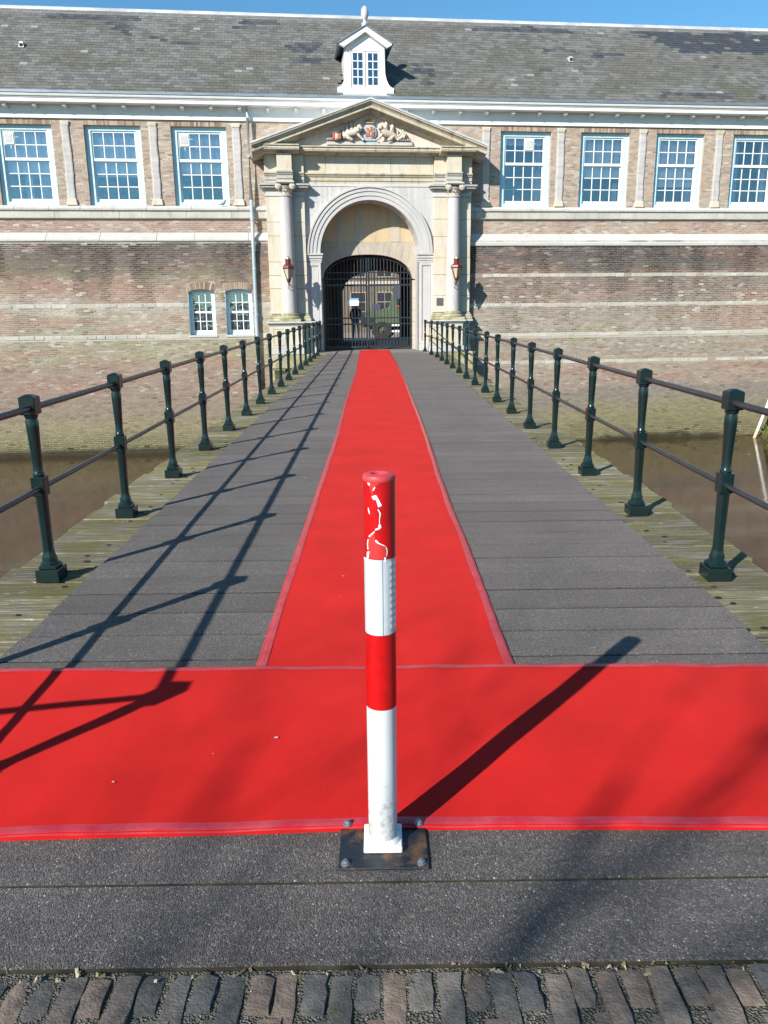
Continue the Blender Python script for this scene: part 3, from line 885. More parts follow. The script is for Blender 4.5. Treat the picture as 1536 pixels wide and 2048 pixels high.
UPP, cu = sash(2, zm0, zs1, 0.09, 0.045, 0.165)
PANE = MB().box(-cl[0][3] / 2, cl[0][3] / 2, -0.002, 0.002, -cl[0][4] / 2, cl[0][4] / 2).mesh('pane', 'window_glass')
PANEU = MB().box(-cu[0][3] / 2, cu[0][3] / 2, -0.002, 0.002, -cu[0][4] / 2, cu[0][4] / 2).mesh('pane', 'window_glass')
ROOM = MB().add([(-h, .24, 0), (h, .24, 0), (h, 1.6, 0), (-h, 1.6, 0), (-h, .24, WH), (h, .24, WH), (h, 1.6, WH), (-h, 1.6, WH)],
                [(0, 1, 2, 3), (4, 7, 6, 5), (1, 5, 6, 2), (2, 6, 7, 3), (3, 7, 4, 0)]).mesh('room', 'dark_room')
gm = MB(); gm.box(-0.15, 0.15, -0.02, 0.0, -0.185, 0.185)
for i in range(9):
    gm.box(-0.110 + i * .0245, -0.110 + i * .0245 + .012, -0.028, -0.02, -0.115, 0.115)
GRILLE = gm.mesh('vent_grille', 'white_paint')
GR2 = MB().box(-0.118, 0.118, -0.0225, -0.0195, -0.125, 0.125).mesh('vent_slot', 'zinc')
def curtain(x0, x1, z0, z1, y, wav):
    n = max(6, int((x1 - x0) * 40)); m = MB(); vs = []; fs = []
    for i in range(n + 1):
        x = x0 + (x1 - x0) * i / n
        yy = y + wav * math.sin(i * 1.7) + wav * .5 * math.sin(i * .9 + 1)
        vs += [(x, yy, z0), (x, yy, z1)]
    for i in range(n): fs.append((2 * i, 2 * i + 2, 2 * i + 3, 2 * i + 1))
    return m.add(vs, fs)
BLIND = {}
def window(a, b, dz, blind, curt, vent):
    cx = (a + b) / 2
    z0 = WZ[0] + dz
    w = inst('window', FRAME, castle, (cx, 0, z0))
    s1 = inst('lower_sash', LOW, w); s2 = inst('upper_sash', UPP, w)
    for i, c in enumerate(cl): inst('pane', PANE, w, c[:3], (random.uniform(-.004, .004), 0, random.uniform(-.006, .006)))
    for i, c in enumerate(cu):
        if vent is not None and i == 4 + vent:
            inst('vent_grille', GRILLE, w, (c[0], c[1] - 0.02, c[2])); inst('vent_slot', GR2, w, (c[0], c[1] - 0.02, c[2])); continue
        inst('pane', PANEU, w, c[:3], (random.uniform(-.004, .004), 0, random.uniform(-.006, .006)))
    inst('room', ROOM, w)
    if blind:
        curtain(-h + .2, h - .2, WH - 0.16 - blind, WH - .12, 0.32, 0.004).build('blind', 'blind_cloth', w, smooth=True)
    for x0, x1, z1 in curt:
        curtain(x0, x1, 0.14, z1, 0.40, 0.02).build('curtain', 'curtain_cloth', w, smooth=True)
spec = [(1.35, [(-.2, .05, 1.1), (.3, .7, 1.1)], 0), (1.42, [], None), (1.30, [], 0),
        (0.25, [(.42, .72, 2.3)], 2), (1.30, [(.5, .7, .9)], None), (1.62, [(.45, .72, .8)], None), (0.0, [(-.72, -.42, 2.3), (.38, .72, 2.3)], None), (1.2, [], None)]
for (a, b), (bl, cu_, ve) in zip(WL + WR, spec):
    window(a, b, 0.0, bl, cu_, ve)

# ---- low arched windows
def arch_pts(x0, x1, z, rise, n=12):
    return [(x0 + (x1 - x0) * i / n, z + rise * (1 - (2 * i / n - 1) ** 2)) for i in range(n + 1)]
for a, b in SW:
    cx = (a + b) / 2; hw = (b - a) / 2; n0 = lower_n(1.4)
    yf = -n0 + 0.17
    H = SZ[1] - SZ[0] - 0.10
    def arched_ring(m, hw, z0, z1, rise, t, tb, y0, y1):
        top = arch_pts(-hw, hw, z1, rise); inn = arch_pts(-hw + t, hw - t, z1 - t * .6, rise * .85)
        vs = [(x, y0, z) for x, z in top] + [(x, y0, z) for x, z in inn] + [(x, y1, z) for x, z in top] + [(x, y1, z) for x, z in inn]
        n = len(top); fs = []
        for i in range(n - 1):
            fs += [(i, n + i, n + i + 1, i + 1), (2 * n + i, 2 * n + i + 1, 3 * n + i + 1, 3 * n + i), (i, i + 1, 2 * n + i + 1, 2 * n + i), (n + i, 3 * n + i, 3 * n + i + 1, n + i + 1)]
        m.add(vs, fs)
        zi = z1 - t * .6
        m.box(-hw, -hw + t, y0, y1, z0, zi); m.box(hw - t, hw, y0, y1, z0, zi); m.box(-hw + t, hw - t, y0, y1, z0, z0 + tb)
    m = MB(); arched_ring(m, hw, 0.0, H, 0.10, 0.09, 0.075, yf, yf + 0.12)
    # blue boards lining the reveal
    m.box(-hw, -hw + .012, -n0 + 0.01, yf - .001, 0, H - 0.02); m.box(hw - .012, hw, -n0 + 0.01, yf - .001, 0, H - 0.02)
    w = m.build('window', 'blue_paint', castle, bevel=0.003, loc=(cx, 0, SZ[0]))
    m = MB(); sw = hw - 0.088
    arched_ring(m, sw, 0.077, H - 0.055, 0.08, 0.05, 0.085, yf + 0.03, yf + 0.075)
    iw = 2 * sw - .10; zb, zt = 0.162, H - 0.055
    for i in (1, 2):
        x = -sw + .05 + iw * i / 3; m.box(x - .014, x + .014, yf + .034, yf + .07, zb, zt + 0.035)
    mid = zb + (zt - zb) * 0.5
    m.box(-sw + .05, sw - .05, yf + .026, yf + .074, mid - .035, mid + .03)
    for f in (0.25, 0.76):
        z = zb + (zt - zb) * f
        for i in range(3):
            m.box(-sw + .05 + iw * i / 3 + .014, -sw + .05 + iw * (i + 1) / 3 - .014, yf + .036, yf + .068, z - .012, z + .012)
    m.build('sash', 'white_paint', w)
    zl = [zb, zb + (zt - zb) * .25, mid, zb + (zt - zb) * .76, zt + .03]
    for j in range(4):
        for i in range(3):
            MB().box(-sw + .05 + iw * i / 3, -sw + .05 + iw * (i + 1) / 3, yf + .05, yf + .054, zl[j], zl[j + 1]).build('pane', 'window_glass', w)
    MB().add([(-hw, yf + .13, -.1), (hw, yf + .13, -.1), (hw, yf + 1.2, -.1), (-hw, yf + 1.2, -.1), (-hw, yf + .13, H + .1), (hw, yf + .13, H + .1), (hw, yf + 1.2, H + .1), (-hw, yf + 1.2, H + .1)],
             [(0, 1, 2, 3), (4, 7, 6, 5), (1, 5, 6, 2), (2, 6, 7, 3), (3, 7, 4, 0)]).build('room', 'dark_room', w)
    for x0, x1 in ((-.24, -.15), (-.06, 0.02), (.1, .17), (.21, .3)):
        curtain(x0, x1, .1, H, yf + .16, 0.012).build('curtain', 'curtain_cloth', w, smooth=True)

# ---- white frieze, brackets, cornice with gutter
m = MB(); u = UL
while u < UR:
    e = min(u + 5.2, UR)
    MB().box(u + .001, e - .001, -0.07, 0.05, 7.735, 8.145).build('frieze_board', 'white_paint', castle, bevel=0.004)
    u = e
BR = MB().ext_x([(-0.07, 8.0), (-0.33, 8.045), (-0.345, 8.145), (-0.07, 8.145)], -0.055, 0.055).mesh('cornice_bracket', 'white_paint', bevel=0.008)
u = UL + 0.35
while u < UR:
    inst('cornice_bracket', BR, castle, (u, 0, 0)); u += 0.945
MB().ext_x([(0.05, 8.146), (-0.43, 8.146), (-0.44, 8.165), (-0.44, 8.26), (-0.465, 8.27), (-0.47, 8.30), (-0.51, 8.315), (-0.53, 8.36), (-0.53, 8.385), (0.05, 8.385)], UL, UR).build('cornice', 'white_paint', castle)
MB().ext_x([(-0.40, 8.386), (-0.545, 8.386), (-0.56, 8.395), (-0.56, 8.47), (-0.55, 8.475), (-0.53, 8.475), (-0.52, 8.42), (-0.40, 8.42)], UL, UR).build('gutter', 'zinc', castle)

# ---- slate roof
EZ, RZ, RN = 8.44, 12.24, -4.0
EN = 0.42
slope = Vector((0, EN - RN, RZ - EZ)); SL = slope.length; sd_ = slope.normalized()
ca, sa = sd_.y, sd_.z
roof = MB().add([(UL, -EN, EZ - .03), (UR, -EN, EZ - .03), (UR, -RN, RZ - .03), (UL, -RN, RZ - .03), (UL, 8.45, EZ - .03), (UR, 8.45, EZ - .03), (UL, -EN + .2, EZ - .25), (UR, -EN + .2, EZ - .25), (UL, 8.2, EZ - .25), (UR, 8.2, EZ - .25)],
                [(0, 1, 2, 3), (3, 2, 5, 4), (6, 8, 9, 7), (0, 6, 7, 1), (4, 5, 9, 8)]).build('roof', 'slate', castle)
rows = int(SL / 0.185) + 1
pw = 0.25
S = []; tone = []
for r in range(rows):
    s0 = r * 0.185
    nsl = int((UR - UL) / pw)
    off = (r % 2) * pw / 2 + random.uniform(-.01, .01)
    for k in range(nsl):
        u = UL + k * pw + off
        S.append((u + .002 + random.uniform(-.004, .004), u + pw - .003, s0 + random.uniform(-.007, .007), min(s0 + 0.30, SL + .02)))
S = np.array(S)
keep = ~((S[:, 0] > -1.0) & (S[:, 1] < 0.85) & (S[:, 2] < 1.5))
S = S[keep]
P = len(S)
V = np.zeros((P, 8, 3))
lift = 0.013 + rng.random(P) * 0.006
for q, (i, top, j) in enumerate([(0, 0, 0), (1, 0, 0), (1, 0, 1), (0, 0, 1), (0, 1, 0), (1, 1, 0), (1, 1, 1), (0, 1, 1)]):
    s = S[:, 2 + j]
    off = (np.where(j == 0, lift, 0.0) if True else 0) + (0.011 if top else 0.0)
    V[:, q, 0] = S[:, i]
    V[:, q, 1] = -EN + s * ca - off * sa
    V[:, q, 2] = EZ + s * sa + off * ca
uu = (S[:, 0] + S[:, 1]) / 2; ss = S[:, 2]
base = np.array((0.138, 0.139, 0.129))
c = np.tile(base, (P, 1)) * (0.74 + 0.52 * rng.random((P, 1)))
warm = np.clip((fbm(uu * .5, ss * .8, 30) - .5) * 4, -.0, .6)[:, None]
c = c * (1 - warm) + np.array((0.118, 0.106, 0.088)) * (0.85 + .3 * rng.random((P, 1))) * warm
gr = np.clip((fbm(uu * .8 + 4, ss * 1.1, 40) - .54) * 6, 0, .55)[:, None] * np.clip(1.3 - ss / 3.2, 0, 1)[:, None]
c = c * (1 - gr) + np.array((0.085, 0.088, 0.055)) * gr
pale = np.clip((ss - (SL - 0.75)) / .5, 0, 1) * (0.35 + .4 * rng.random(P))
c = c * (1 - pale[:, None]) + np.array((0.25, 0.25, 0.245)) * pale[:, None]
# newer, darker slates in patches
nz = fbm(uu * .45 + 20, ss * 1.5 + 3, 50)
dark = (nz > 0.755) & (ss > 0.5)
e1 = (uu > 10.3 + (SL - ss) * 1.0 + (vnoise(uu * 3, ss * 5, 8) - .5) * 1.0) & (ss > SL - 2.15 + (vnoise(uu * .9, ss * 0, 5) - .5) * .3) & (ss < SL - 0.45 - vnoise(uu * 2, ss * 3, 6) * .35)
e2 = (ss > SL - 0.95) & (ss < SL - 0.5) & (vnoise(uu * .55 + 7, ss * 1.2, 12) > 0.60)
dark = dark | (e1 & (rng.random(P) < 0.93)) | e2 | ((uu > 10.6) & (uu < 14.6) & (ss > .32) & (ss < .62) & (vnoise(uu * .8, ss, 19) > .42))
dm = np.where(e1[dark][:, None], .80, .45) + np.where(e1[dark][:, None], .2, .55) * rng.random((dark.sum(), 1))
c[dark] = c[dark] * (1 - dm) + np.array((0.045, 0.052, 0.066)) * dm
lt = rng.random(P) < 0.006
c[lt] = np.array((0.27, 0.265, 0.25))
tag(soup('slates', V, 8, [(4, 5, 6, 7), (0, 1, 5, 4), (3, 0, 4, 7), (1, 2, 6, 5)], c, 'slate', roof), kind='stuff')
# lead ridge
u = UL
while u < UR:
    e = min(u + random.uniform(1.1, 1.6), UR)
    MB().ext_x([(-RN - .17, RZ - .10), (-RN - .06, RZ + .035), (-RN, RZ + .06), (-RN + .06, RZ + .035), (-RN + .17, RZ - .10)], u + .002, e - .002).build('ridge_lead', 'lead', roof, smooth=True)
    u = e
for u, s in ((-11.71, 2.9), (7.74, 2.85), (14.85, 0.33)):
    y = -EN + s * ca; z = EZ + s * sa + .02
    m = MB().add([(u - .085, y - .12, z - .06), (u + .085, y - .12, z - .06), (u + .085, y + .2, z + .14), (u - .085, y + .2, z + .14), (u - .06, y - .08, z + .13), (u + .06, y - .08, z + .13)],
                 [(0, 1, 5, 4), (1, 2, 5), (0, 4, 3), (4, 5, 2, 3)])
    v_ = m.build('roof_vent', 'lead', roof)
    MB().box(u - .05, u + .05, y - .122, y - .108, z - .03, z + .07).build('vent_mouth', 'dark_room', v_)
# rear and end walls of the wing
MB().box(UL, -2.6, 7.9, 8.2, -1, EZ - .2).box(2.2, UR, 7.9, 8.2, -1, EZ - .2).box(-2.6, 2.2, 7.9, 8.2, 3.6, EZ - .2).build('rear_wall', 'court_brick', castle)
for u in (UL, UR - .3):
    MB().add([(u, .42, -4), (u + .3, .42, -4), (u + .3, 7.9, -4), (u, 7.9, -4), (u, .42, EZ - .3), (u + .3, .42, EZ - .3), (u + .3, 7.9, EZ - .3), (u, 7.9, EZ - .3), (u, -RN, RZ - .2), (u + .3, -RN, RZ - .2)],
             [(0, 3, 7, 8, 4), (1, 5, 9, 6, 2), (0, 1, 2, 3), (0, 4, 5, 1), (3, 2, 6, 7), (4, 8, 9, 5), (8, 7, 6, 9)]).build('end_wall', 'court_brick', castle)

# ---- white dormer over the gate
DX = -0.085
DY = -0.22
def out(x, z): return (DX + x, z)
hw0, hw1 = 0.96, 0.66
zb_, ze = 8.60, 10.02
curve = [(hw0, zb_), (hw0, zb_ + .20)] + [(hw1 + (hw0 - hw1) * (1 - math.sin(t * math.pi / 2)), zb_ + .20 + (0.62) * (1 - math.cos(t * math.pi / 2))) for t in (0.2, .4, .6, .8, 1.0)] + [(hw1 - .01, ze)]
prof = [out(x, z) for x, z in curve] + [out(-x, z) for x, z in reversed(curve)]
dorm = MB().ext_y([out(-hw1, ze), out(0, ze + .48), out(hw1, ze)], DY, DY + 0.10).build('dormer', 'white_paint', castle)
ow, oz0, oz1 = 0.50, 8.80, 9.93
# front board with the window opening
m = MB()
lft = [p for p in prof if p[0] < DX]; rgt = [p for p in prof if p[0] > DX]
for side in (1, -1):
    cs = [(DX + side * x, z) for x, z in curve]
    for (xa, za), (xb, zb2) in zip(cs, cs[1:]):
        z0, z1 = min(za, zb2), max(za, zb2)
        xi = DX + side * ow
        m.add([(xa, DY, za), (xb, DY, zb2), (xi, DY, zb2), (xi, DY, za), (xa, DY + .1, za), (xb, DY + .1, zb2), (xi, DY + .1, zb2), (xi, DY + .1, za)],
              [(0, 1, 2, 3), (7, 6, 5, 4), (0, 4, 5, 1), (2, 6, 7, 3)])
m.box(DX - ow, DX + ow, DY, DY + .1, zb_, oz0); m.box(DX - ow, DX + ow, DY, DY + .1, oz1, ze)
m.build('front_board', 'white_paint', dorm)
for xa in (DX - ow - .09, DX + ow):
    m = MB(); ring(m, xa, xa + .09, zb_ + .08, ze - .02, .018, .018, .018, DY - .012, DY - .001)
    m.build('trim', 'white_paint', dorm)
for sgn in (-1, 1):
    x0, x1 = (DX - ow, DX - .012) if sgn < 0 else (DX + .012, DX + ow)
    m = MB(); ring(m, x0, x1, oz0, oz1, .075, .09, .06, DY + .02, DY + .07)
    xm = (x0 + x1) / 2
    gx0, gx1, gz0, gz1 = x0 + .075, x1 - .075, oz0 + .09, oz1 - .06
    m.box(xm - .014, xm + .014, DY + .025, DY + .065, gz0, gz1)
    for j in (1, 2, 3):
        z = gz0 + (gz1 - gz0) * j / 4
        m.box(gx0, xm - .014, DY + .027, DY + .063, z - .014, z + .014); m.box(xm + .014, gx1, DY + .027, DY + .063, z - .014, z + .014)
    m.build('casement', 'white_paint', dorm)
    for j in range(4):
        for a, b in ((gx0, xm), (xm, gx1)):
            MB().box(a, b, DY + .044, DY + .048, gz0 + (gz1 - gz0) * j / 4, gz0 + (gz1 - gz0) * (j + 1) / 4).build('pane', 'window_glass', dorm)
# body, cheeks, pitched roof, finial
MB().add([(DX - hw1 + .03, DY + .11, 8.6), (DX + hw1 - .03, DY + .11, 8.6), (DX + hw1 - .03, DY + 2.6, 8.6), (DX - hw1 + .03, DY + 2.6, 8.6), (DX - hw1 + .03, DY + .11, ze), (DX + hw1 - .03, DY + .11, ze), (DX + hw1 - .03, DY + 2.6, ze), (DX - hw1 + .03, DY + 2.6, ze)],
         [(1, 2, 6, 5), (0, 4, 7, 3), (2, 3, 7, 6), (4, 5, 6, 7)]).build('cheek', 'dark_room', dorm)
for sgn in (-1, 1):
    MB().add([(DX + sgn * (hw1 - .02), DY + .1, 8.6), (DX + sgn * (hw1 - .02), DY + 2.2, 8.6), (DX + sgn * (hw1 - .02), DY + 2.2, ze), (DX + sgn * (hw1 - .02), DY + .1, ze),
              (DX + sgn * (hw1 + .04), DY + .1, 8.6), (DX + sgn * (hw1 + .04), DY + 2.2, 8.6), (DX + sgn * (hw1 + .04), DY + 2.2, ze), (DX + sgn * (hw1 + .04), DY + .1, ze)],
             [(0, 1, 2, 3), (4, 7, 6, 5), (0, 3, 7, 4), (3, 2, 6, 7)]).build('side_panel', 'lead', dorm)
rp = [(-.90, ze + .10), (0, ze + .62), (.90, ze + .10), (.88, ze + .05), (.72, ze - .03), (.66, ze + .02), (0, ze + .44), (-.66, ze + .02), (-.72, ze - .03), (-.88, ze + .05)]
MB().ext_y([out(x, z) for x, z in rp], DY - .16, DY - .002).build('gable_moulding', 'white_paint', dorm, bevel=.008)
MB().ext_y([out(x, z) for x, z in [(-.94, ze + .10), (0, ze + .655), (.94, ze + .10), (.90, ze + .095), (0, ze + .624), (-.90, ze + .095)]], DY - .20, DY + 3.0).build('dormer_roof', 'zinc', dorm)
MB().lathe([(.105, 0), (.105, .10), (.12, .11), (.12, .14), (.06, .17), (.05, .23), (.09, .28), (.125, .40), (.125, .50), (.10, .60), (.04, .66), (.001, .67)], 18, (DX, DY - .02, ze + .58)).build('finial', 'lead', dorm, smooth=True)
MB().box(DX - 1.02, DX + 1.02, DY - .06, DY + .1, 8.48, zb_ - .001).build('lead_apron', 'lead', dorm)

# ================================================================ downpipe
dp = empty('downpipe', W(-4.12, 0, 0), TH, 'pale grey downpipe running down the brick front left of the stone gateway', 'downpipe')
nz = lambda z: (0.14 if z > 4.3 else lower_n(z) + 0.13)
pts = [(0, -.20, 8.14), (0, -.20, 7.8), (0, -.19, 5.2), (0, -.24, 4.75), (0, -.24, 4.4), (0, -nz(3.7) - .05, 3.95), (0, -nz(3.4), 3.4), (-.02, -nz(-1.6), -1.6)]
MB().tube(pts, 0.060, 12).build('pipe', 'pipe_grey', dp, smooth=True)
for z in (6.6, 4.55, 2.9, 1.35, -0.3):
    y = -(0.195 if z > 6 else .24 if z > 4.3 else nz(z))
    b = MB().lathe([(.074, -.035), (.074, .035)], 14, (0, y, z))
    b.box(-.02, .02, y + .05, y + .16, z - .02, z + .02)
    b.build('bracket', 'pipe_grey', dp, smooth=True)

# ================================================================ stone gateway
CG = -0.03
gw = empty('stone_gateway', W(CG, 0, 0), TH, 'cream stone classical gateway with columns and pediment around the barred gate', 'gateway')
PC = 2.915                                  # column centre from the axis
RI, RO, SPR = 1.76, 2.22, 3.42              # arch radii, springing height
NA = 0.43                                   # face of the arch wall
NBK = -0.50                                 # face of the recessed gate wall

# arch wall
m = MB()
m.box(-2.32, -RI, -NA, 0.0, 0.0, SPR); m.box(RI, 2.32, -NA, 0.0, 0.0, SPR)
K = 40
arc = [(RI * math.cos(math.pi - math.pi * i / K), SPR + RI * math.sin(math.pi * i / K)) for i in range(K + 1)]
for (xa, za), (xb, zb) in zip(arc, arc[1:]):
    m.add([(xa, -NA, za), (xb, -NA, zb), (xb, -NA, 5.62), (xa, -NA, 5.62)], [(0, 1, 2, 3)])
m.add([(-2.32, -NA, SPR), (-RI, -NA, SPR), (-RI, -NA, 5.62), (-2.32, -NA, 5.62)], [(0, 1, 2, 3)])
m.add([(RI, -NA, SPR), (2.32, -NA, SPR), (2.32, -NA, 5.62), (RI, -NA, 5.62)], [(0, 1, 2, 3)])
m.build('arch_wall', 'stone_arch', gw)
m = MB()
for (xa, za), (xb, zb) in zip(arc, arc[1:]):
    m.add([(xa, -NA, za), (xb, -NA, zb), (xb, -NBK, zb), (xa, -NBK, za)], [(0, 1, 2, 3)])
m.add([(-RI, -NA, 0), (-RI, -NBK, 0), (-RI, -NBK, SPR), (-RI, -NA, SPR)], [(0, 1, 2, 3)])
m.add([(RI, -NA, 0), (RI, -NBK, 0), (RI, -NBK, SPR), (RI, -NA, SPR)], [(0, 1, 2, 3)])
m.build('arch_soffit', 'stone_arch', gw, smooth=True)
def arc_ring(r0, r1, n0, n1, mat, name):
    m = MB(); vs = []; fs = []
    for i in range(K + 1):
        a = math.pi * i / K
        for r, n in ((r0, n0), (r1, n0), (r1, n1), (r0, n1)):
            vs.append((-r * math.cos(a), -n, SPR + r * math.sin(a)))
    for i in range(K):
        for j in range(4):
            fs.append((4 * i + j, 4 * i + (j + 1) % 4, 4 * i + 4 + (j + 1) % 4, 4 * i + 4 + j))
    fs += [(0, 1, 2, 3), tuple(4 * K + j for j in (3, 2, 1, 0))]
    m.add(vs, fs).build(name, mat, gw, smooth=True)
arc_ring(1.77, 1.905, NA - .05, NA + .045, 'stone_arch', 'archivolt_band')
arc_ring(1.908, 2.045, NA - .05, NA + .075, 'stone_arch', 'archivolt_band')
arc_ring(2.048, 2.13, NA - .05, NA + .105, 'stone_arch', 'archivolt_band')
arc_ring(2.133, 2.165, NA - .05, NA + .085, 'stone_arch', 'archivolt_band')
arc_ring(2.168, 2.225, NA - .05, NA + .135, 'stone_arch', 'archivolt_band')
# imposts and panelled jambs
for s in (-1, 1):
    xa, xb = (RI - .03, 2.28)
    m = MB()
    for z0, z1, e in ((3.10, 3.16, .0), (3.165, 3.24, .02), (3.245, 3.34, .05), (3.345, 3.418, .09)):
        m.box(s * xa - (e * .6 if s > 0 else -e * .6), s * (xb + e * .3), -NA - .03 - e, -NA + .1, z0, z1) if s > 0 else m.box(-(xb + e * .3), -(xa - e * .6), -NA - .03 - e, -NA + .1, z0, z1)
    m.build('impost', 'stone_coping', gw, bevel=.008)
    m = MB(); x0, x1 = sorted((s * (RI + .005), s * 2.26))
    ring(m, x0, x1, .25, 3.098, .085, .10, .10, -NA - .035, -NA + .05)
    ring(m, x0 + .095, x1 - .095, .36, 2.99, .02, .02, .02, -NA - .015, -NA + .05)
    m.build('jamb_panel', 'stone_arch', gw, bevel=.006)
    quick('jamb_foot', 'stone_coping', gw, (x0 - .01, x1 + .01, -NA - .06, -NA + .05, 0.0, .245), bevel=.01)
# pilasters built of stone blocks
for s in (-1, 1):
    x0, x1 = sorted((s * 2.26, s * 3.58))
    z = 1.36
    while z < 5.26:
        hgt = random.choice((.45, .58, .72, .86, .33))
        zt = 5.28 if z + hgt > 5.0 else z + hgt
        quick('pilaster_block', 'stone_cream', gw, (x0 + random.uniform(-.006, .006), x1 + random.uniform(-.006, .006), -.60 - random.uniform(0, .008), .05, z + .003, zt - .003), bevel=.010, jitter=.002)
        z = zt
    quick('pilaster_neck', 'stone_shaft', gw, (x0, x1, -.595, .05, 5.283, 5.44), bevel=.008)
    m = MB()
    for z0, z1, e in ((5.27, 5.31, .03), (5.442, 5.48, .03), (5.482, 5.53, .07), (5.532, 5.60, .14), (5.602, 5.665, .19)):
        m.box(x0 - e, x1 + e, -.60 - e, .05, z0, z1)
    m.build('pilaster_capital', 'stone_coping', gw, bevel=.014)
    m = MB()
    for z0, z1, e in ((1.10, 1.21, .10), (1.212, 1.28, .075), (1.282, 1.345, .035)):
        m.box(x0 - e, x1 + e, -.60 - e, .05, z0, z1)
    m.build('pilaster_base', 'stone_mossy', gw, bevel=.018)
# columns
def col_profile():
    p = []
    for i in range(15):
        t = i / 14; zz = 1.40 + t * 3.86
        r = 0.252 - 0.047 * t ** 1.7
        p.append((r, zz))
    return [(.30, 1.395), (.285, 1.40 + .0)] and p
for s in (-1, 1):
    x = s * PC; y = -.82
    shaft = MB().lathe(col_profile(), 32, (x, y, 0)).build('column', 'stone_shaft', gw, smooth=True)
    b = MB().box(x - .37, x + .37, y - .37, y + .37, 1.10, 1.20)
    b.lathe([(.35, 1.201), (.365, 1.225), (.365, 1.25), (.345, 1.275), (.31, 1.285), (.295, 1.31), (.305, 1.325), (.315, 1.345), (.305, 1.37), (.268, 1.38), (.262, 1.405)], 32, (x, y, 0))
    b.build('column_base', 'stone_mossy', shaft, smooth=True)
    MB().lathe([(.207, 5.225), (.235, 5.235), (.24, 5.255), (.232, 5.275), (.205, 5.285)], 28, (x, y, 0)).build('astragal', 'stone_coping', shaft, smooth=True)
    cpm = MB().lathe([(.198, 5.28), (.20, 5.34), (.215, 5.44), (.25, 5.52), (.28, 5.56)], 24, (x, y, 0))
    for ring_, (zz, rr, hh) in enumerate(((5.30, .205, .12), (5.38, .215, .13))):      # acanthus leaves curling off the bell
        for k in range(10):
            a = 2 * math.pi * (k + .5 * ring_) / 10
            ca_, sa_ = math.cos(a), math.sin(a)
            ta, tb = -sa_, ca_
            pts = []
            for q, (dr, dz, ww) in enumerate(((0, 0, .05), (.012, hh * .6, .055), (.05, hh * .95, .045), (.075, hh * .86, .02))):
                for e in (-1, 1): pts.append((x + ca_ * (rr + dr) + ta * ww * e, y + sa_ * (rr + dr) + tb * ww * e, zz + dz))
            cpm.add(pts, [(0, 1, 3, 2), (2, 3, 5, 4), (4, 5, 7, 6)])
    cpm.build('capital_bell', 'relief_stone', shaft, smooth=False)
    for sx_ in (-1, 1):
        for yy in (-1, 1):
            v = MB()
            cx_, cz_ = x + sx_ * .235, 5.545
            for rr, dd in ((.105, .07), (.075, .09), (.035, .105)):
                vs = []; N_ = 16
                for d_ in (0, 1):
                    for i in range(N_):
                        vs.append((cx_ + rr * math.cos(2 * math.pi * i / N_), y + yy * (.19 + (dd if d_ else 0)), cz_ + rr * math.sin(2 * math.pi * i / N_)))
                v.add(vs, [tuple(range(N_)), tuple(range(2 * N_ - 1, N_ - 1, -1))] + [(i, (i + 1) % N_, N_ + (i + 1) % N_, N_ + i) for i in range(N_)])
            v.tube([(cx_, y + yy * .23, cz_ + .09), (x + sx_ * .12, y + yy * .23, cz_ + .105), (x, y + yy * .23, cz_ + .085)], .028, 6)
            v.build('volute', 'relief_stone', shaft, smooth=True, bevel=.006)
    MB().box(x - .31, x + .31, y - .31, y + .31, 5.645, 5.70).build('abacus', 'stone_coping', shaft, bevel=.012)

# entablature
def ent(name, mat, x0, x1, n, z0, z1, b=.006):
    return quick(name, mat, gw, (x0, x1, -n, .05, z0, z1), bevel=b)
def arch_prof(n): return [(.05, 5.705), (-n + .03, 5.705), (-n + .03, 5.80), (-n, 5.805), (-n, 5.92), (-n - .03, 5.93), (-n - .05, 5.97), (-n - .085, 6.0), (-n - .085, 6.045), (.05, 6.045)]
MB().ext_x(arch_prof(.46), -2.255, 2.255).build('architrave', 'stone_cornice', gw)
quick('spandrel_course', 'stone_arch', gw, (-2.25, 2.25, -.452, .05, 5.622, 5.703), bevel=.004)
for s in (-1, 1):
    x0, x1 = sorted((s * 2.257, s * 3.60))
    MB().ext_x(arch_prof(.60), x0, x1).build('architrave', 'stone_band', gw)
    MB().ext_x([(y - .32, z) for y, z in arch_prof(.60)[1:-1]] + [(-.55, 6.044), (-.55, 5.706)], s * PC - .27, s * PC + .27).build('architrave', 'stone_band', gw)
xs_ = [-2.255, -1.5, -.35, .75, 2.255]
for a, b in zip(xs_, xs_[1:]): ent('frieze_block', 'stone_cream', a + .003, b - .003, .46, 6.05, 6.60)
for s in (-1, 1):
    x0, x1 = sorted((s * 2.257, s * 3.60))
    ent('frieze_block', 'stone_cream', x0 + .002, x1 - .002, .60, 6.05, 6.60)
    quick('frieze_block', 'stone_cream', gw, (s * PC - .25, s * PC + .25, -.93, -.58, 6.05, 6.60), bevel=.008)
def corn_prof(n): return [(.05, 6.60), (-n + .36, 6.60), (-n + .30, 6.63), (-n + .28, 6.67), (-n + .06, 6.68), (-n + .06, 6.71), (-n + .04, 6.715), (-n + .04, 6.79), (-n, 6.80), (-n, 6.835), (-n + .2, 6.865), (.05, 6.88)]
MB().ext_x(corn_prof(.92), -2.40, 2.40).build('cornice', 'stone_cornice', gw, bevel=.004)
for s in (-1, 1):
    x0, x1 = sorted((s * 2.402, s * 3.62))
    MB().ext_x(corn_prof(1.18), x0, x1).build('cornice', 'stone_cornice', gw, bevel=.004)
    quick('cornice_return', 'stone_cornice', gw, (*sorted((s * 3.622, s * 3.86)), -1.02, .05, 6.66, 6.83), bevel=.01)
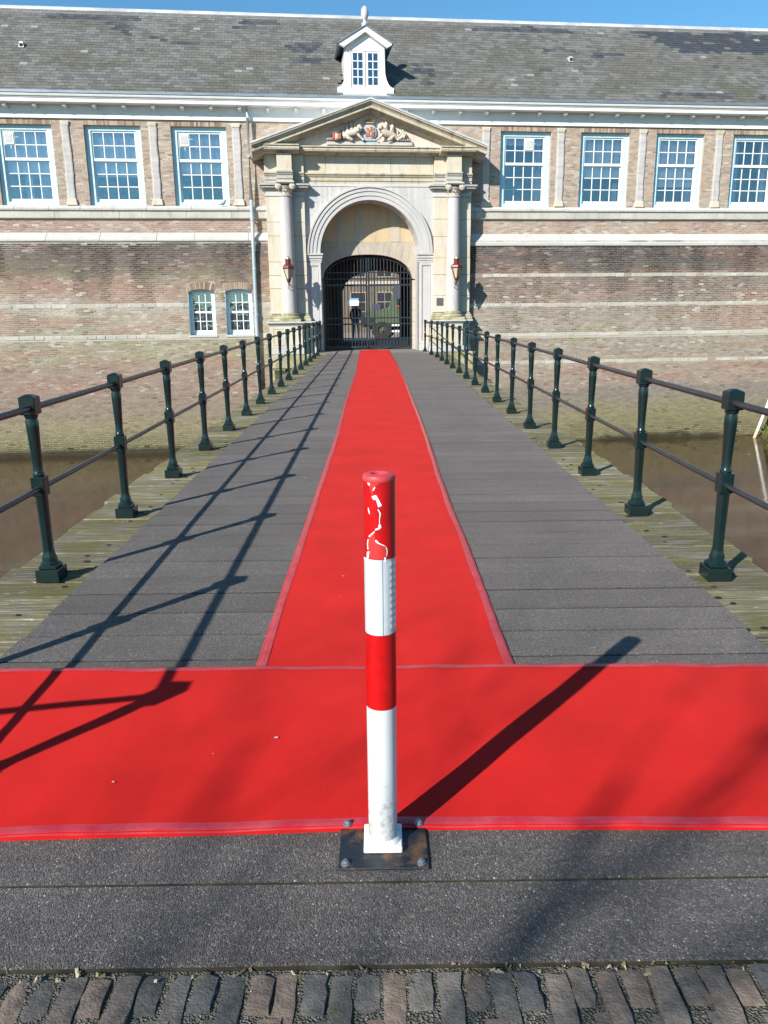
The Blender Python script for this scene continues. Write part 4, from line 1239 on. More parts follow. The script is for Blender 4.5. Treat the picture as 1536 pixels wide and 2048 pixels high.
# tympanum and raking cornices
ZC, ZA, UE = 6.84, 8.24, 3.97
MB().add([(-3.5, -.72, 6.86), (3.5, -.72, 6.86), (0, -.72, 8.05), (-3.5, .05, 6.86), (3.5, .05, 6.86), (0, .05, 8.05)], [(0, 1, 2), (3, 5, 4), (0, 2, 5, 3), (1, 4, 5, 2), (0, 3, 4, 1)]).build('tympanum', 'plaster_pink', gw)
rp = [(0.0, 0.0), (1.22, 0.0), (1.26, -.02), (1.26, -.07), (1.19, -.11), (1.16, -.15), (1.15, -.155), (1.15, -.25), (1.12, -.265), (.96, -.27), (.94, -.30), (.90, -.315), (.88, -.35), (.80, -.37), (.78, -.39), (0.0, -.39)]
def rake(prof, s, ue, zc, za, mat, name, kids=1):
    n = len(prof)
    for k in range(kids):
        f0, f1 = k / kids, (k + 1) / kids
        st = []
        for f in (f0 + (.0006 if k else 0), f1 - (.0006 if k < kids - 1 else 0)):
            u_ = s * (ue * (1 - f)); z_ = zc + (za - zc) * f
            st.append([(u_, -p, z_ + d) for p, d in prof])
        MB().add(st[0] + st[1], [tuple(range(n)), tuple(range(2 * n - 1, n - 1, -1))] + [(i, (i + 1) % n, n + (i + 1) % n, n + i) for i in range(n)]).build(name, mat, gw)
for s in (-1, 1): rake(rp, s, UE, ZC, ZA, 'stone_cornice', 'raking_cornice', 4)
cov = [(-.02, .008), (1.25, .008), (1.275, .0), (1.275, -.025), (1.285, -.025), (1.285, .03), (-.02, .035)]
for s in (-1, 1): rake(cov, s, UE + .02, ZC, ZA + .004, 'lead', 'lead_flashing', 1)
# relief plinth and trophies
quick('relief_plinth', 'stone_coping', gw, (-1.46, 1.46, -.84, -.715, 6.882, 6.985), bevel=.008)
relief = MB().ball((0, -.66, 7.31), .01).build('coat_of_arms', 'relief_stone', gw)
relief.location = (0, -.10, .02)
def disc(cx_, cz_, rx, rz, y0, y1, n=24):
    m = MB(); pr = [(cx_ + rx * math.cos(2 * math.pi * i / n), cz_ + rz * math.sin(2 * math.pi * i / n)) for i in range(n)]
    return m.ext_y(pr, y0, y1)
disc(0, 7.27, .235, .29, -.70, -.63).build('shield_rim', 'arms_blue', relief, bevel=.012)
disc(0, 7.28, .175, .225, -.735, -.701).build('shield', 'relief_stone', relief, bevel=.01)
for x0, x1, z0, z1 in ((-.15, -.005, 7.12, 7.26), (.012, .085, 7.30, 7.44), (.095, .15, 7.20, 7.29), (.01, .14, 7.12, 7.19), (-.11, -.05, 7.33, 7.40)):
    quick('charge', 'arms_red', relief, (x0, x1, -.752, -.736, z0, z1), bevel=.006)
for x, z in ((-.07, 7.36), (.06, 7.24), (.12, 7.36), (-.02, 7.30)):
    quick('charge', 'arms_gold', relief, (x - .014, x + .014, -.757, -.745, z - .05, z + .05), bevel=.004)
MB().box(-.21, .21, -.74, -.63, 6.987, 7.06).build('motto_scroll', 'arms_blue', relief, bevel=.02)
m = MB().box(-.15, .15, -.75, -.64, 7.545, 7.585)
for k in range(5):
    x = -.14 + k * .07
    m.tube([(x, -.71, 7.58), (x * 1.15, -.72, 7.625), (x * .55, -.72, 7.67)], [.018, .02, .012], 6)
    m.ball((x * 1.1, -.74, 7.63), .02, 6, 4)
m.ball((0, -.71, 7.685), .028, 8, 5); m.box(-.008, .008, -.715, -.705, 7.70, 7.745)
m.build('crown', 'arms_gold', relief)
for s in (-1, 1):                                     # crouching lions holding the shield, with banners behind
    m = MB()
    m.tube([(s * .92, -.70, 7.10), (s * .74, -.73, 7.20), (s * .52, -.74, 7.25), (s * .40, -.76, 7.33), (s * .37, -.78, 7.40)], [.08, .11, .11, .10, .06], 10)
    m.ball((s * .36, -.80, 7.40), .095, 10, 6); m.ball((s * .30, -.86, 7.37), .045, 8, 5)
    for k in range(9): m.ball((s * (.42 + .05 * math.cos(k * 2.3)), -.78, 7.33 + .08 * math.sin(k * 1.9)), .05, 6, 4)
    m.tube([(s * .45, -.76, 7.24), (s * .36, -.80, 7.13), (s * .26, -.78, 7.05), (s * .22, -.80, 7.01)], [.055, .045, .04, .045], 8)
    m.tube([(s * .80, -.74, 7.18), (s * .72, -.80, 7.06), (s * .60, -.80, 7.01)], [.085, .06, .045], 8)
    m.tube([(s * .90, -.70, 7.10), (s * .99, -.68, 7.2), (s * .96, -.68, 7.34)], [.03, .022, .03], 6)
    m.build('lion', 'relief_stone', relief, smooth=True)
    for k, (x, z, r) in enumerate(((.50, 7.50, .06), (.62, 7.48, .075), (.76, 7.40, .08), (.88, 7.30, .06)) if s < 0 else ((.55, 7.50, .075), (.76, 7.42, .085))):
        MB().tube([(s * x * .97, -.67, 7.10), (s * x, -.69, z - .12), (s * (x + .01), -.69, z + .05), (s * (x + .02), -.68, z + .14)], [.035, r, r * .8, .008], 7).build('banner', 'relief_stone', relief, smooth=True)
d = MB().lathe([(.10, 6.99), (.125, 7.06), (.13, 7.12), (.125, 7.18), (.10, 7.25)], 16, (-1.13, -.73, 0)).build('drum', 'relief_stone', relief, smooth=True)
for z in (7.0, 7.21): MB().lathe([(.138, z), (.145, z + .03)], 16, (-1.13, -.73, 0)).build('drum_hoop', 'arms_red', d)
for x in (-1.24, -1.02): MB().box(x - .03, x + .03, -.86, -.80, 7.03, 7.21).build('drum_strap', 'arms_red', d)
for k, x in enumerate((-1.29, -1.34, -1.39, -1.43, .98, 1.06, 1.14, 1.22, 1.30, 1.37)):
    MB().ball((x, -.72, 7.035 if k % 2 else 7.04), .048 - .0 * k, 8, 6).build('cannonball', 'shot_grey', relief, smooth=True)
for k in range(3):
    MB().tube([(.90 + k * .07, -.72, 7.06), (1.06 + k * .06, -.74, 7.24 - k * .035), (1.14 + k * .05, -.74, 7.36 - k * .06)], [.035, .028, .02], 8).build('lance', 'relief_stone', relief, smooth=True)
MB().tube([(.92, -.74, 7.03), (1.12, -.76, 7.14), (1.18, -.76, 7.12)], [.05, .045, .06], 8).build('cannon', 'relief_stone', relief, smooth=True)

# pedestals
for s, (xm0, xm1, xs0, xs1) in ((-1, (-3.64, -2.50, -2.498, -2.05)), (1, (2.04, 3.22, 3.222, 3.56))):
    for x0, x1, n in ((xm0, xm1, 1.20), (xs0, xs1, .78)):
        p_ = quick('pedestal', 'stone_cream', gw, (x0, x1, -n, .05, .20, .96), bevel=.012)
        if x1 - x0 > .6:
            m = MB(); ring(m, x0 + .10, (x0 + x1) / 2 - .03, .30, .88, .03, .03, .03, -n - .012, -n + .01); ring(m, (x0 + x1) / 2 + .03, x1 - .10, .30, .88, .03, .03, .03, -n - .012, -n + .01)
            m.build('panel', 'stone_cream', p_, bevel=.004)
        q = .02
        c_ = MB().box(x0 - q, x1 + q, -n - q, .05, .96, .995).box(x0 - .05, x1 + .05, -n - .05, .05, .998, 1.04).box(x0 - .10, x1 + .10, -n - .10, .05, 1.043, 1.098)
        c_.build('pedestal_cornice', 'stone_coping', p_, bevel=.010)
        MB().box(x0 - .04, x1 + .04, -n - .04, .05, -.02, .198).build('plinth', 'stone_coping', p_, bevel=.012)
    z = -.022; k = 0
    while z > -3.9:
        hh = random.uniform(.32, .5)
        quick('footing_block', 'stone_mossy', gw, (xm0 - .05, xs1 + .05, -1.22 if z > -.5 else -.62, .05, max(z - hh, -4) + .004, z), bevel=.015, jitter=.004)
        z -= hh
    MB().ext_x([(-.6, -1.15), (-1.18, -.56), (-1.18, -.48), (-.6, -.48)], xm0 + .1, xm0 + .5).build('corbel', 'stone_mossy', gw, bevel=.01)
pq = quick('plaque', 'plaque_dark', gw, (2.36, 2.60, -.635, -.60, 1.60, 1.86), bevel=.006)

# recessed wall round the gate: rough plaster above, voussoirs round the flat arch
GH, GZ, GT = 1.665, 2.52, 3.43
def gate_top(x): return GZ + (GT - GZ) * max(0.0, 1 - abs(x / GH) ** 2.5) ** (1 / 2.0)
BZ = 3.86
m = MB().box(-2.0, 2.0, -NBK, .52 + .42, BZ, 5.5)
m.build('recess_wall', 'plaster_rough', gw)
for x0, x1 in ((-1.1, -.92), (-.42, -.18), (.86, 1.2)):
    quick('recess_stone', 'stone_voussoir', gw, (x0, x1, -NBK - .012, -NBK + .05, BZ + .004, 5.15), bevel=.006, jitter=.004)
nv = 15
for k in range(nv):
    # wedge from the arch line up to the straight course line
    t0, t1 = -1 + 2 * k / nv + .0015, -1 + 2 * (k + 1) / nv - .0015
    lo = [(GH * t, gate_top(GH * t)) for t in (t0, (t0 * 2 + t1) / 3, (t0 + t1 * 2) / 3, t1)]
    sp = 1.13
    hi = [(min(max(GH * t * sp, -1.82), 1.82), BZ - .004) for t in (t1, t0)]
    if k == 0: hi += [(-1.828, BZ - .004), (-1.828, GZ + .003)]
    if k == nv - 1: hi = [(1.828, GZ + .003), (1.828, BZ - .004)] + hi[1:]
    if k == 0: hi = [hi[0]] + hi[2:]
    MB().ext_y(lo + hi, -NBK - .006 - random.uniform(0, .006), -NBK + .42).build('voussoir', 'stone_voussoir', gw)
for s in (-1, 1):
    z = 0.0
    while z < GZ - .02:
        hh = random.uniform(.4, .55); zt = GZ if z + hh > GZ - .2 else z + hh
        x0, x1 = sorted((s * GH, s * 1.83))
        quick('jamb_stone', 'stone_voussoir', gw, (x0, x1, -NBK - .005 - random.uniform(0, .006), -NBK + .42, z + .003, zt - .003), bevel=.006)
        z = zt
    x0, x1 = sorted((s * 1.832, s * 2.3))
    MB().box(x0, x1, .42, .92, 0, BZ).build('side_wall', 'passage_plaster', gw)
thr = MB().box(-2.26, 2.20, -1.45, 1.2, -.30, .006).build('threshold', 'threshold', gw)

# ================================================================ iron gate
GN = 0.66                                              # local y of the gate plane
gate = empty('iron_gate', W(CG, -GN, 0), TH, 'black iron double gate of upright bars closing the archway', 'gate')
GB, GHW = 0.075, 1.645
def gtop(x): return GZ - .02 + (GT - .04 - GZ + .02) * max(0.0, 1 - abs(x / GHW) ** 2.5) ** (1 / 2.0)
for s in (-1, 1):
    leaf = MB()
    xs0, xs1 = .075, GHW - .045                        # from meeting stile to hanging stile
    def bx(a, b, y0, y1, z0, z1): a, b = sorted((s * a, s * b)); return (a, b, y0, y1, z0, z1)
    leaf.box(*bx(xs0 - .06, xs0, -.03, .03, GB, gtop(.05) - .05)); leaf.box(*bx(xs0 + .15, xs0 + .20, -.028, .028, GB, gtop(.2) - .05))
    leaf.box(*bx(xs1 - .02, xs1 + .04, -.03, .03, GB, gtop(xs1) - .0))
    pts = [(s * (xs0 - .03 + (xs1 + .02 - xs0) * i / 14), 0, gtop(xs0 - .03 + (xs1 + .02 - xs0) * i / 14) - .055) for i in range(15)]
    leaf.tube(pts, .032, 6)
    leaf = leaf.build('gate_leaf', 'gate_iron', gate)
    for z, t in ((2.80, .018), (2.58, .018), (2.36, .03), (1.17, .024), (.95, .024), (.42, .024), (GB + .03, .045)):
        zt = z
        w = xs1 - .02
        if z > GZ: w = min(w, max(x for x in np.linspace(0, GHW, 60) if gtop(x) - .08 > z))
        MB().box(*bx(xs0 + .002, w, -.018, .018, z - t, z + t)).build('gate_rail', 'gate_iron', leaf)
    nb = 10
    for k in range(nb):
        x = xs0 + .20 + (xs1 - xs0 - .22) * (k + .7) / (nb + .4)
        MB().tube([(s * x, 0, GB + .03), (s * x, 0, gtop(x) - .07)], .0165, 6).build('bar', 'gate_iron', leaf)
    x = xs0 + .075
    MB().tube([(s * x, 0, GB + .03), (s * x, 0, gtop(x) - .07)], .0165, 6).build('bar', 'gate_iron', leaf)
    for k in range(4):                                 # short dog bars at the foot
        pass
    for z in (2.45, 1.06, .3):
        MB().tube([(s * (xs1 + .045), .0, z - .06), (s * (xs1 + .045), .0, z + .06)], .03, 8).build('hinge', 'gate_iron', leaf)
quick('lock_box', 'gate_iron', gate, (-.25, -.012, -.06, -.032, .93, 1.20), bevel=.006)
quick('keep_plate', 'gate_iron', gate, (.012, .22, -.055, -.032, 1.0, 1.19), bevel=.006)
kick = quick('kick_plate', 'gate_iron', gate, (.30, GHW - .09, .022, .030, GB + .08, .40))
sg = empty('notice_board', W(CG - .55, -GN + .05, 1.62), TH, 'small white notice with a blue top strip hung on the left gate bars', 'sign')
quick('panel', 'sign_white', sg, (-.22, .20, -.012, .0, .0, .19), bevel=.002)
quick('heading', 'sign_blue', sg, (-.22, .20, -.0125, -.001, .192, .27), bevel=.001)
tx = MB()
for i in range(9): tx.box(-.19 + i * .04, -.19 + i * .04 + .026, -.0135, -.0125, .035 + (.006 if i % 2 else 0), .058)
tx.build('lettering', 'sign_blue', sg)
sg = tag(quick('notice_plate', 'sign_dark', None, (-.17, .17, -.012, 0, 0, .22), bevel=.002), 'dark grey blank plate fixed to the gate just right of the meeting bars', 'sign')
sg.location = W(CG + .30, -GN + .05, 1.46); sg.rotation_euler = (0, 0, TH)
sg = tag(quick('notice_plate', 'sign_dark', None, (-.12, .12, -.012, 0, 0, .50), bevel=.002), 'tall dark plate on the upper right gate bars above the army truck', 'sign')
sg.location = W(CG + 1.10, -GN + .05, 1.85); sg.rotation_euler = (0, 0, TH)

# ================================================================ lanterns on the columns
def lantern(x, label):
    L = empty('wall_lantern', W(CG + x, .82, 0), TH, label, 'lantern', 'red lanterns on the gateway columns')
    y = -.60
    def hexp(prof, name, mat, par, n=6): return MB().lathe(prof, n, (0, y, 0), ph=R(30)).build(name, mat, par, bevel=.004)
    hexp([(.075, 2.42), (.06, 2.44), (.085, 2.50), (.088, 2.53)], 'lantern_foot', 'lantern_red', L)
    MB().lathe([(.012, 2.31), (.028, 2.34), (.014, 2.37), (.035, 2.40), (.06, 2.44)], 10, (0, y, 0)).build('drop', 'lantern_red', L, smooth=True)
    g = MB().lathe([(.078, 2.53), (.185, 2.86)], 6, (0, y, 0), ph=R(30)).build('lantern_glass', 'lantern_glass', L)
    for k in range(6):
        a = R(30) + k * math.pi / 3
        MB().tube([(.083 * math.cos(a), y + .083 * math.sin(a), 2.52), (.193 * math.cos(a), y + .193 * math.sin(a), 2.87)], .011, 5).build('glazing_bar', 'lantern_red', L)
    hexp([(.205, 2.86), (.225, 2.875), (.225, 2.89), (.20, 2.95), (.15, 2.99), (.105, 3.01)], 'hood', 'lantern_red', L)
    MB().lathe([(.10, 3.01), (.095, 3.14), (.11, 3.15), (.11, 3.16), (.06, 3.185)], 14, (0, y, 0)).build('chimney', 'lantern_red', L, smooth=True)
    MB().lathe([(.075, 3.17), (.07, 3.21), (.03, 3.26), (.008, 3.29)], 12, (0, y, 0)).build('finial', 'brass', L, smooth=True)
    MB().tube([(0, -.22, 2.40), (0, -.34, 2.36), (0, -.50, 2.36), (0, y, 2.40)], .016, 8).build('bracket', 'gate_iron', L, smooth=True)
    MB().tube([(0, -.22, 2.20), (0, -.33, 2.23), (0, -.40, 2.34)], .012, 8).build('brace', 'gate_iron', L, smooth=True)
lantern(-PC, 'red lantern with cream glass on the left gateway column')
lantern(PC, 'red lantern with cream glass on the right gateway column')

# ================================================================ passage behind the gate and the courtyard
psg = empty('gate_passage', (0, 31, 0), kind='structure')
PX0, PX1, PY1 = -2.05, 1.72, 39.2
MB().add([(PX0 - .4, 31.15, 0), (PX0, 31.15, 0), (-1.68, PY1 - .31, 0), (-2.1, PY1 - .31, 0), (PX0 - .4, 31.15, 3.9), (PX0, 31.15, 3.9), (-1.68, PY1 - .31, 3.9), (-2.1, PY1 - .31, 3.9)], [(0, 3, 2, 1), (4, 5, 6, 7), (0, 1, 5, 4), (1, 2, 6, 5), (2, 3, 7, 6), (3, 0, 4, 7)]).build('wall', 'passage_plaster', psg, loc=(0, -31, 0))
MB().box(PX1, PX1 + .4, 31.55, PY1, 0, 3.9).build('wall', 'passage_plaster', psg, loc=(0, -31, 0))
MB().box(PX0 - .4, PX1 + .4, 31.6, PY1, 3.52, 3.9).build('vault', 'passage_plaster', psg, loc=(0, -31, 0))
m = MB()
cxp, hwp = 0.0, 1.70
prev = None
for i in range(21):
    x = cxp - hwp + 2 * hwp * i / 20
    z = 2.25 + .95 * math.sqrt(max(0, 1 - ((x - cxp) / hwp) ** 2))
    if prev: m.add([(prev[0], PY1 - .3, prev[1]), (x, PY1 - .3, z), (x, PY1 - .3, 3.55), (prev[0], PY1 - .3, 3.55), (prev[0], PY1, prev[1]), (x, PY1, z), (x, PY1, 3.55), (prev[0], PY1, 3.55)],
                    [(0, 1, 2, 3), (7, 6, 5, 4), (0, 4, 5, 1)])
    prev = (x, z)
m.build('inner_arch', 'stone_court', psg, loc=(0, -31, 0))
MB().box(PX0 - .4, PX1 + .4, 30.9, PY1 - .5, -.25, -.004).build('floor', 'court_paving', psg, loc=(0, -31, 0))

cb = empty('courtyard_building', (0, 66, -.5), 0, 'pale brick courtyard building seen through the gate bars', 'building')
MB().box(-18, 22, 0, 8, 0, 8).build('wall', 'court_brick', cb)
MB().add([(-18.4, -.4, 8), (22.4, -.4, 8), (22.4, 8.4, 8), (-18.4, 8.4, 8), (-18.4, 4, 12.5), (22.4, 4, 12.5)], [(0, 1, 5, 4), (2, 3, 4, 5), (0, 4, 3), (1, 2, 5), (0, 3, 2, 1)]).build('roof', 'army_green_dark', cb)
for i in range(-6, 8):
    for z in (.9, 4.3):
        x = i * 2.1 + .5
        f = quick('window', 'stone_court', cb, (x - .62, x + .62, -.05, .02, z, z + 2.3))
        for a in (0, 1):
            for b_ in (0, 1, 2):
                quick('pane', 'dark_room', f, (x - .55 + a * .57, x - .02 + a * .57, -.06, -.045, z + .07 + b_ * .74, z + .75 + b_ * .74))
for z in (3.7, 7.2): quick('string_course', 'stone_band', cb, (-18, 22, -.08, .02, z, z + .3))

# green army truck standing across the courtyard
tk = empty('army_truck', (2.35, 52.0, -.45), R(-6), 'olive green army truck parked in the courtyard behind the gate', 'truck')
MB().ext_y([(-2.2, .62), (-2.2, 1.25), (-1.15, 1.38), (-.95, 2.12), (.35, 2.15), (.45, 1.45), (.45, .62)], -.95, .95).build('cab', 'army_green', tk, bevel=.04)
quick('canvas_top', 'army_green_dark', tk, (-.98, .48, -.97, .97, 2.02, 2.22), bevel=.03)
quick('cargo_bed', 'army_green', tk, (.55, 3.6, -1.0, 1.0, .95, 1.75), bevel=.03)
quick('tilt_cover', 'army_green_dark', tk, (.56, 3.58, -.98, .98, 1.752, 2.05), bevel=.06)
quick('chassis', 'rubber', tk, (-2.1, 3.5, -.5, .5, .45, .62))
quick('side_window', 'dark_room', tk, (-.80, .20, -.962, -.94, 1.50, 1.95), bevel=.01)
d_ = quick('door', 'army_green', tk, (-.82, .25, -.975, -.951, .72, 1.46), bevel=.012)
quick('handle', 'rubber', d_, (.05, .18, -1.0, -.976, 1.33, 1.37))
quick('bumper', 'army_green_dark', tk, (-2.4, -2.22, -1.0, 1.0, .55, .75), bevel=.02)
for z in (.38, .64): quick('marker_board', 'sign_white', tk, (-1.0, -.62, -1.03, -1.005, z - .04, z + .04))
quick('marker_board', 'sign_white', tk, (-.66, -.62, -1.029, -1.006, .42, .60))
quick('reflector', 'red_mark', tk, (-.80, -.66, -1.03, -1.005, 1.40, 1.46))
quick('jerrycan', 'army_green_dark', tk, (.72, 1.0, -1.12, -1.04, 1.05, 1.45), bevel=.03)
for x in (-1.45, 1.75, 2.85):
    for y in (-.82, .82):
        wv = []
        m = MB(); pr = [(.16, -.13), (.30, -.14), (.42, -.12), (.45, -.06), (.45, .06), (.42, .12), (.30, .14), (.16, .13)]
        vs = []; N_ = 24
        for r_, d2 in pr:
            for i in range(N_): vs.append((x + r_ * math.cos(2 * math.pi * i / N_), y + d2, .45 + r_ * math.sin(2 * math.pi * i / N_)))
        m.add(vs, [(j * N_ + i, j * N_ + (i + 1) % N_, (j + 1) * N_ + (i + 1) % N_, (j + 1) * N_ + i) for j in range(len(pr) - 1) for i in range(N_)])
        w_ = m.build('wheel', 'rubber', tk, smooth=True)
        hb = MB(); vs = []
        for r_, d2 in ((.24, -.10), (.20, -.06), (.09, -.07), (.08, -.15)):
            for i in range(N_): vs.append((x + r_ * math.cos(2 * math.pi * i / N_), y + d2 * (1 if y < 0 else -1), .45 + r_ * math.sin(2 * math.pi * i / N_)))
        hb.add(vs, [(j * N_ + i, j * N_ + (i + 1) % N_, (j + 1) * N_ + (i + 1) % N_, (j + 1) * N_ + i) for j in range(3) for i in range(N_)] + [tuple(3 * N_ + i for i in range(N_))])
        hb.build('rim', 'army_green', w_, smooth=True)

tk.scale = (1.4, 1.4, 1.4)
# person standing in the passage behind the gate
def person(loc, rz):
    J = {'pel': (0, 0, .95), 'wai': (0, 0, 1.12), 'che': (0, .01, 1.34), 'nek': (0, .0, 1.52), 'hd1': (0, -.015, 1.62), 'hd2': (0, -.02, 1.74),
         'shl': (-.19, 0, 1.44), 'ell': (-.26, .03, 1.16), 'wrl': (-.22, -.10, .94), 'hal': (-.20, -.14, .86),
         'shr': (.19, 0, 1.44), 'elr': (.27, .03, 1.17), 'wrr': (.10, -.17, 1.10), 'har': (.02, -.20, 1.12),
         'hil': (-.10, 0, .90), 'knl': (-.12, -.02, .50), 'anl': (-.13, .03, .09), 'tol': (-.14, -.13, .045),
         'hir': (.10, 0, .90), 'knr': (.12, -.03, .50), 'anr': (.13, .02, .09), 'tor': (.15, -.14, .045)}
    rad = {'pel': .145, 'wai': .135, 'che': .15, 'nek': .06, 'hd1': .085, 'hd2': .095, 'shl': .075, 'shr': .075, 'ell': .05, 'elr': .05, 'wrl': .035, 'wrr': .035, 'hal': .04, 'har': .04,
           'hil': .095, 'hir': .095, 'knl': .065, 'knr': .065, 'anl': .045, 'anr': .045, 'tol': .04, 'tor': .04}
    E_ = [('pel', 'wai'), ('wai', 'che'), ('che', 'nek'), ('nek', 'hd1'), ('hd1', 'hd2'), ('che', 'shl'), ('shl', 'ell'), ('ell', 'wrl'), ('wrl', 'hal'), ('che', 'shr'), ('shr', 'elr'), ('elr', 'wrr'), ('wrr', 'har'),
          ('pel', 'hil'), ('hil', 'knl'), ('knl', 'anl'), ('anl', 'tol'), ('pel', 'hir'), ('hir', 'knr'), ('knr', 'anr'), ('anr', 'tor')]
    ks = list(J)
    me = bpy.data.meshes.new('person'); me.from_pydata([J[k] for k in ks], [(ks.index(a), ks.index(b)) for a, b in E_], [])
    o = bpy.data.objects.new('person', me); COL.objects.link(o)
    md = o.modifiers.new('skin', 'SKIN')
    for i, k in enumerate(ks): me.skin_vertices[0].data[i].radius = (rad[k], rad[k] * (.8 if k in ('pel', 'wai', 'che') else 1))
    me.skin_vertices[0].data[0].use_root = True
    sb = o.modifiers.new('sub', 'SUBSURF'); sb.levels = 2; sb.render_levels = 2
    dg = bpy.context.evaluated_depsgraph_get()
    nm = bpy.data.meshes.new_from_object(o.evaluated_get(dg))
    o.modifiers.clear(); o.data = nm
    for k in ('jacket', 'trousers', 'shoes', 'skin'): nm.materials.append(MAT[k])
    for p in nm.polygons:
        c = p.center
        hand = (c - Vector(J['hal'])).length < .09 or (c - Vector(J['har'])).length < .09
        p.material_index = 3 if (c.z > 1.53 or hand) else 2 if c.z < .11 else 1 if c.z < .93 else 0
        p.use_smooth = True
    o.location = loc; o.rotation_euler = (0, 0, rz)
    hr = MB().ball((0, .012, 1.715), .115, 12, 8, (1, 1.05, .95)); hv = hr
    keepf = []
    h_ = hr.build('hair', 'hair', o, smooth=True)
    bm = bmesh.new(); bm.from_mesh(h_.data)
    bmesh.ops.delete(bm, geom=[v for v in bm.verts if v.co.y < -.05 and v.co.z < 1.76 or v.co.z < 1.64], context='VERTS')
    bm.to_mesh(h_.data); bm.free()
    f = MB().ball((0, -.125, 1.675), .016, 6, 4); f.build('nose', 'skin', o, smooth=True)
    for sx_ in (-1, 1):
        MB().ball((sx_ * .035, -.108, 1.705), .011, 6, 4).build('eye', 'hair', o); MB().ball((sx_ * .105, 0, 1.68), .025, 6, 4, (.4, 1, 1.3)).build('ear', 'skin', o)
    return tag(o, 'person in dark jacket and light trousers standing behind the left gate leaf', 'person')
person((-1.12, 40.0, 0), R(10))

# ================================================================ railings
def post_meshes():
    base = MB().box(-.072, .072, -.072, .072, -.022, .058)
    base.box(-.054, .054, -.054, .054, .058, .080)
    bm_ = base.mesh('base_block', 'rail_green', bevel=.005)
    sh = MB()
    # stepped foot, then the eight-sided tapering lower shaft
    sh.lathe([(.057, .080), (.056, .092), (.044, .105), (.045, .118), (.036, .145), (.0335, .17)], 8, ph=R(22.5))
    sh.lathe([(.031, .165), (.0315, .30), (.0355, .50), (.037, .515)], 8, ph=R(22.5))
    # ring and round upper shaft swelling towards the head
    sh.lathe([(.031, .63), (.034, .637), (.034, .65), (.030, .658), (.0275, .67), (.029, .74), (.033, .84), (.0365, .92), (.037, .962), (.034, .973), (.033, .98), (.039, .99), (.040, 1.005)], 20)
    sm = sh.mesh('post', 'rail_green', smooth=True)
    mm = MB().box(-.040, .040, -.040, .040, .512, .632).mesh('rail_joint', 'rail_green', bevel=.005)
    top = MB().box(-.0465, .0465, -.0465, .0465, 1.003, 1.106)
    top.frustum(0, 0, 1.106, 1.122, .0465, .0465, .010, .010)
    tm = top.mesh('post_head', 'rail_green', bevel=.004)
    return bm_, sm, mm, tm
PBASE, PSH, PMID, PTOP = post_meshes()
def rail_mesh(L, r):
    return MB().tube([(0, 0, 0), (0, L, 0)], r, 12).mesh('rail', 'rail_bar', smooth=True)
def railing(side, label):
    x0 = -2.062 if side < 0 else 2.008
    ys = [(1.735 if i == -2 else (4.72 if side < 0 else 4.60) + 1.54 * i) for i in range(-2, 17)]
    pts = [Vector((x0 - .0022 * (y - 4.7) if side < 0 else right_line(y), y, 0)) for y in ys]
    pts = [Vector((side * 3.62, 1.42, 0))] + pts                       # return leg along the bank
    root = empty('railing', (x0, ys[0], 0), 0, label, 'railing', 'railings along both sides of the bridge')
    def P(v): return Vector(v) - Vector((x0, ys[0], 0))
    for i, p in enumerate(pts):
        o = inst('post', PSH, root, P(p), (random.uniform(-.010, .010), random.uniform(-.010, .010), random.uniform(-.05, .05)))
        for nm, me in (('base_block', PBASE), ('rail_joint', PMID), ('post_head', PTOP)): inst(nm, me, o)
    for a, b in zip(pts, pts[1:]):
        for z, r in ((1.042, .0200), (.560, .0170)):
            d = b - a
            m = MB().tube([P(a) + Vector((0, 0, z)), P(b) + Vector((0, 0, z))], r, 12)
            m.build('rail', 'rail_bar', root, smooth=True)
    # short link from the last post back to the gateway
    e = pts[-1]
    for z, r in ((1.042, .022), (.560, .018)):
        MB().tube([P(e) + Vector((0, 0, z)), P(e) + Vector((side * .10, .16, z - .02)), P(e) + Vector((side * .30, .30, z))], r, 8).build('rail', 'rail_bar', root, smooth=True)
railing(-1, 'dark green iron railing along the left side of the bridge')
railing(1, 'dark green iron railing along the right side of the bridge')

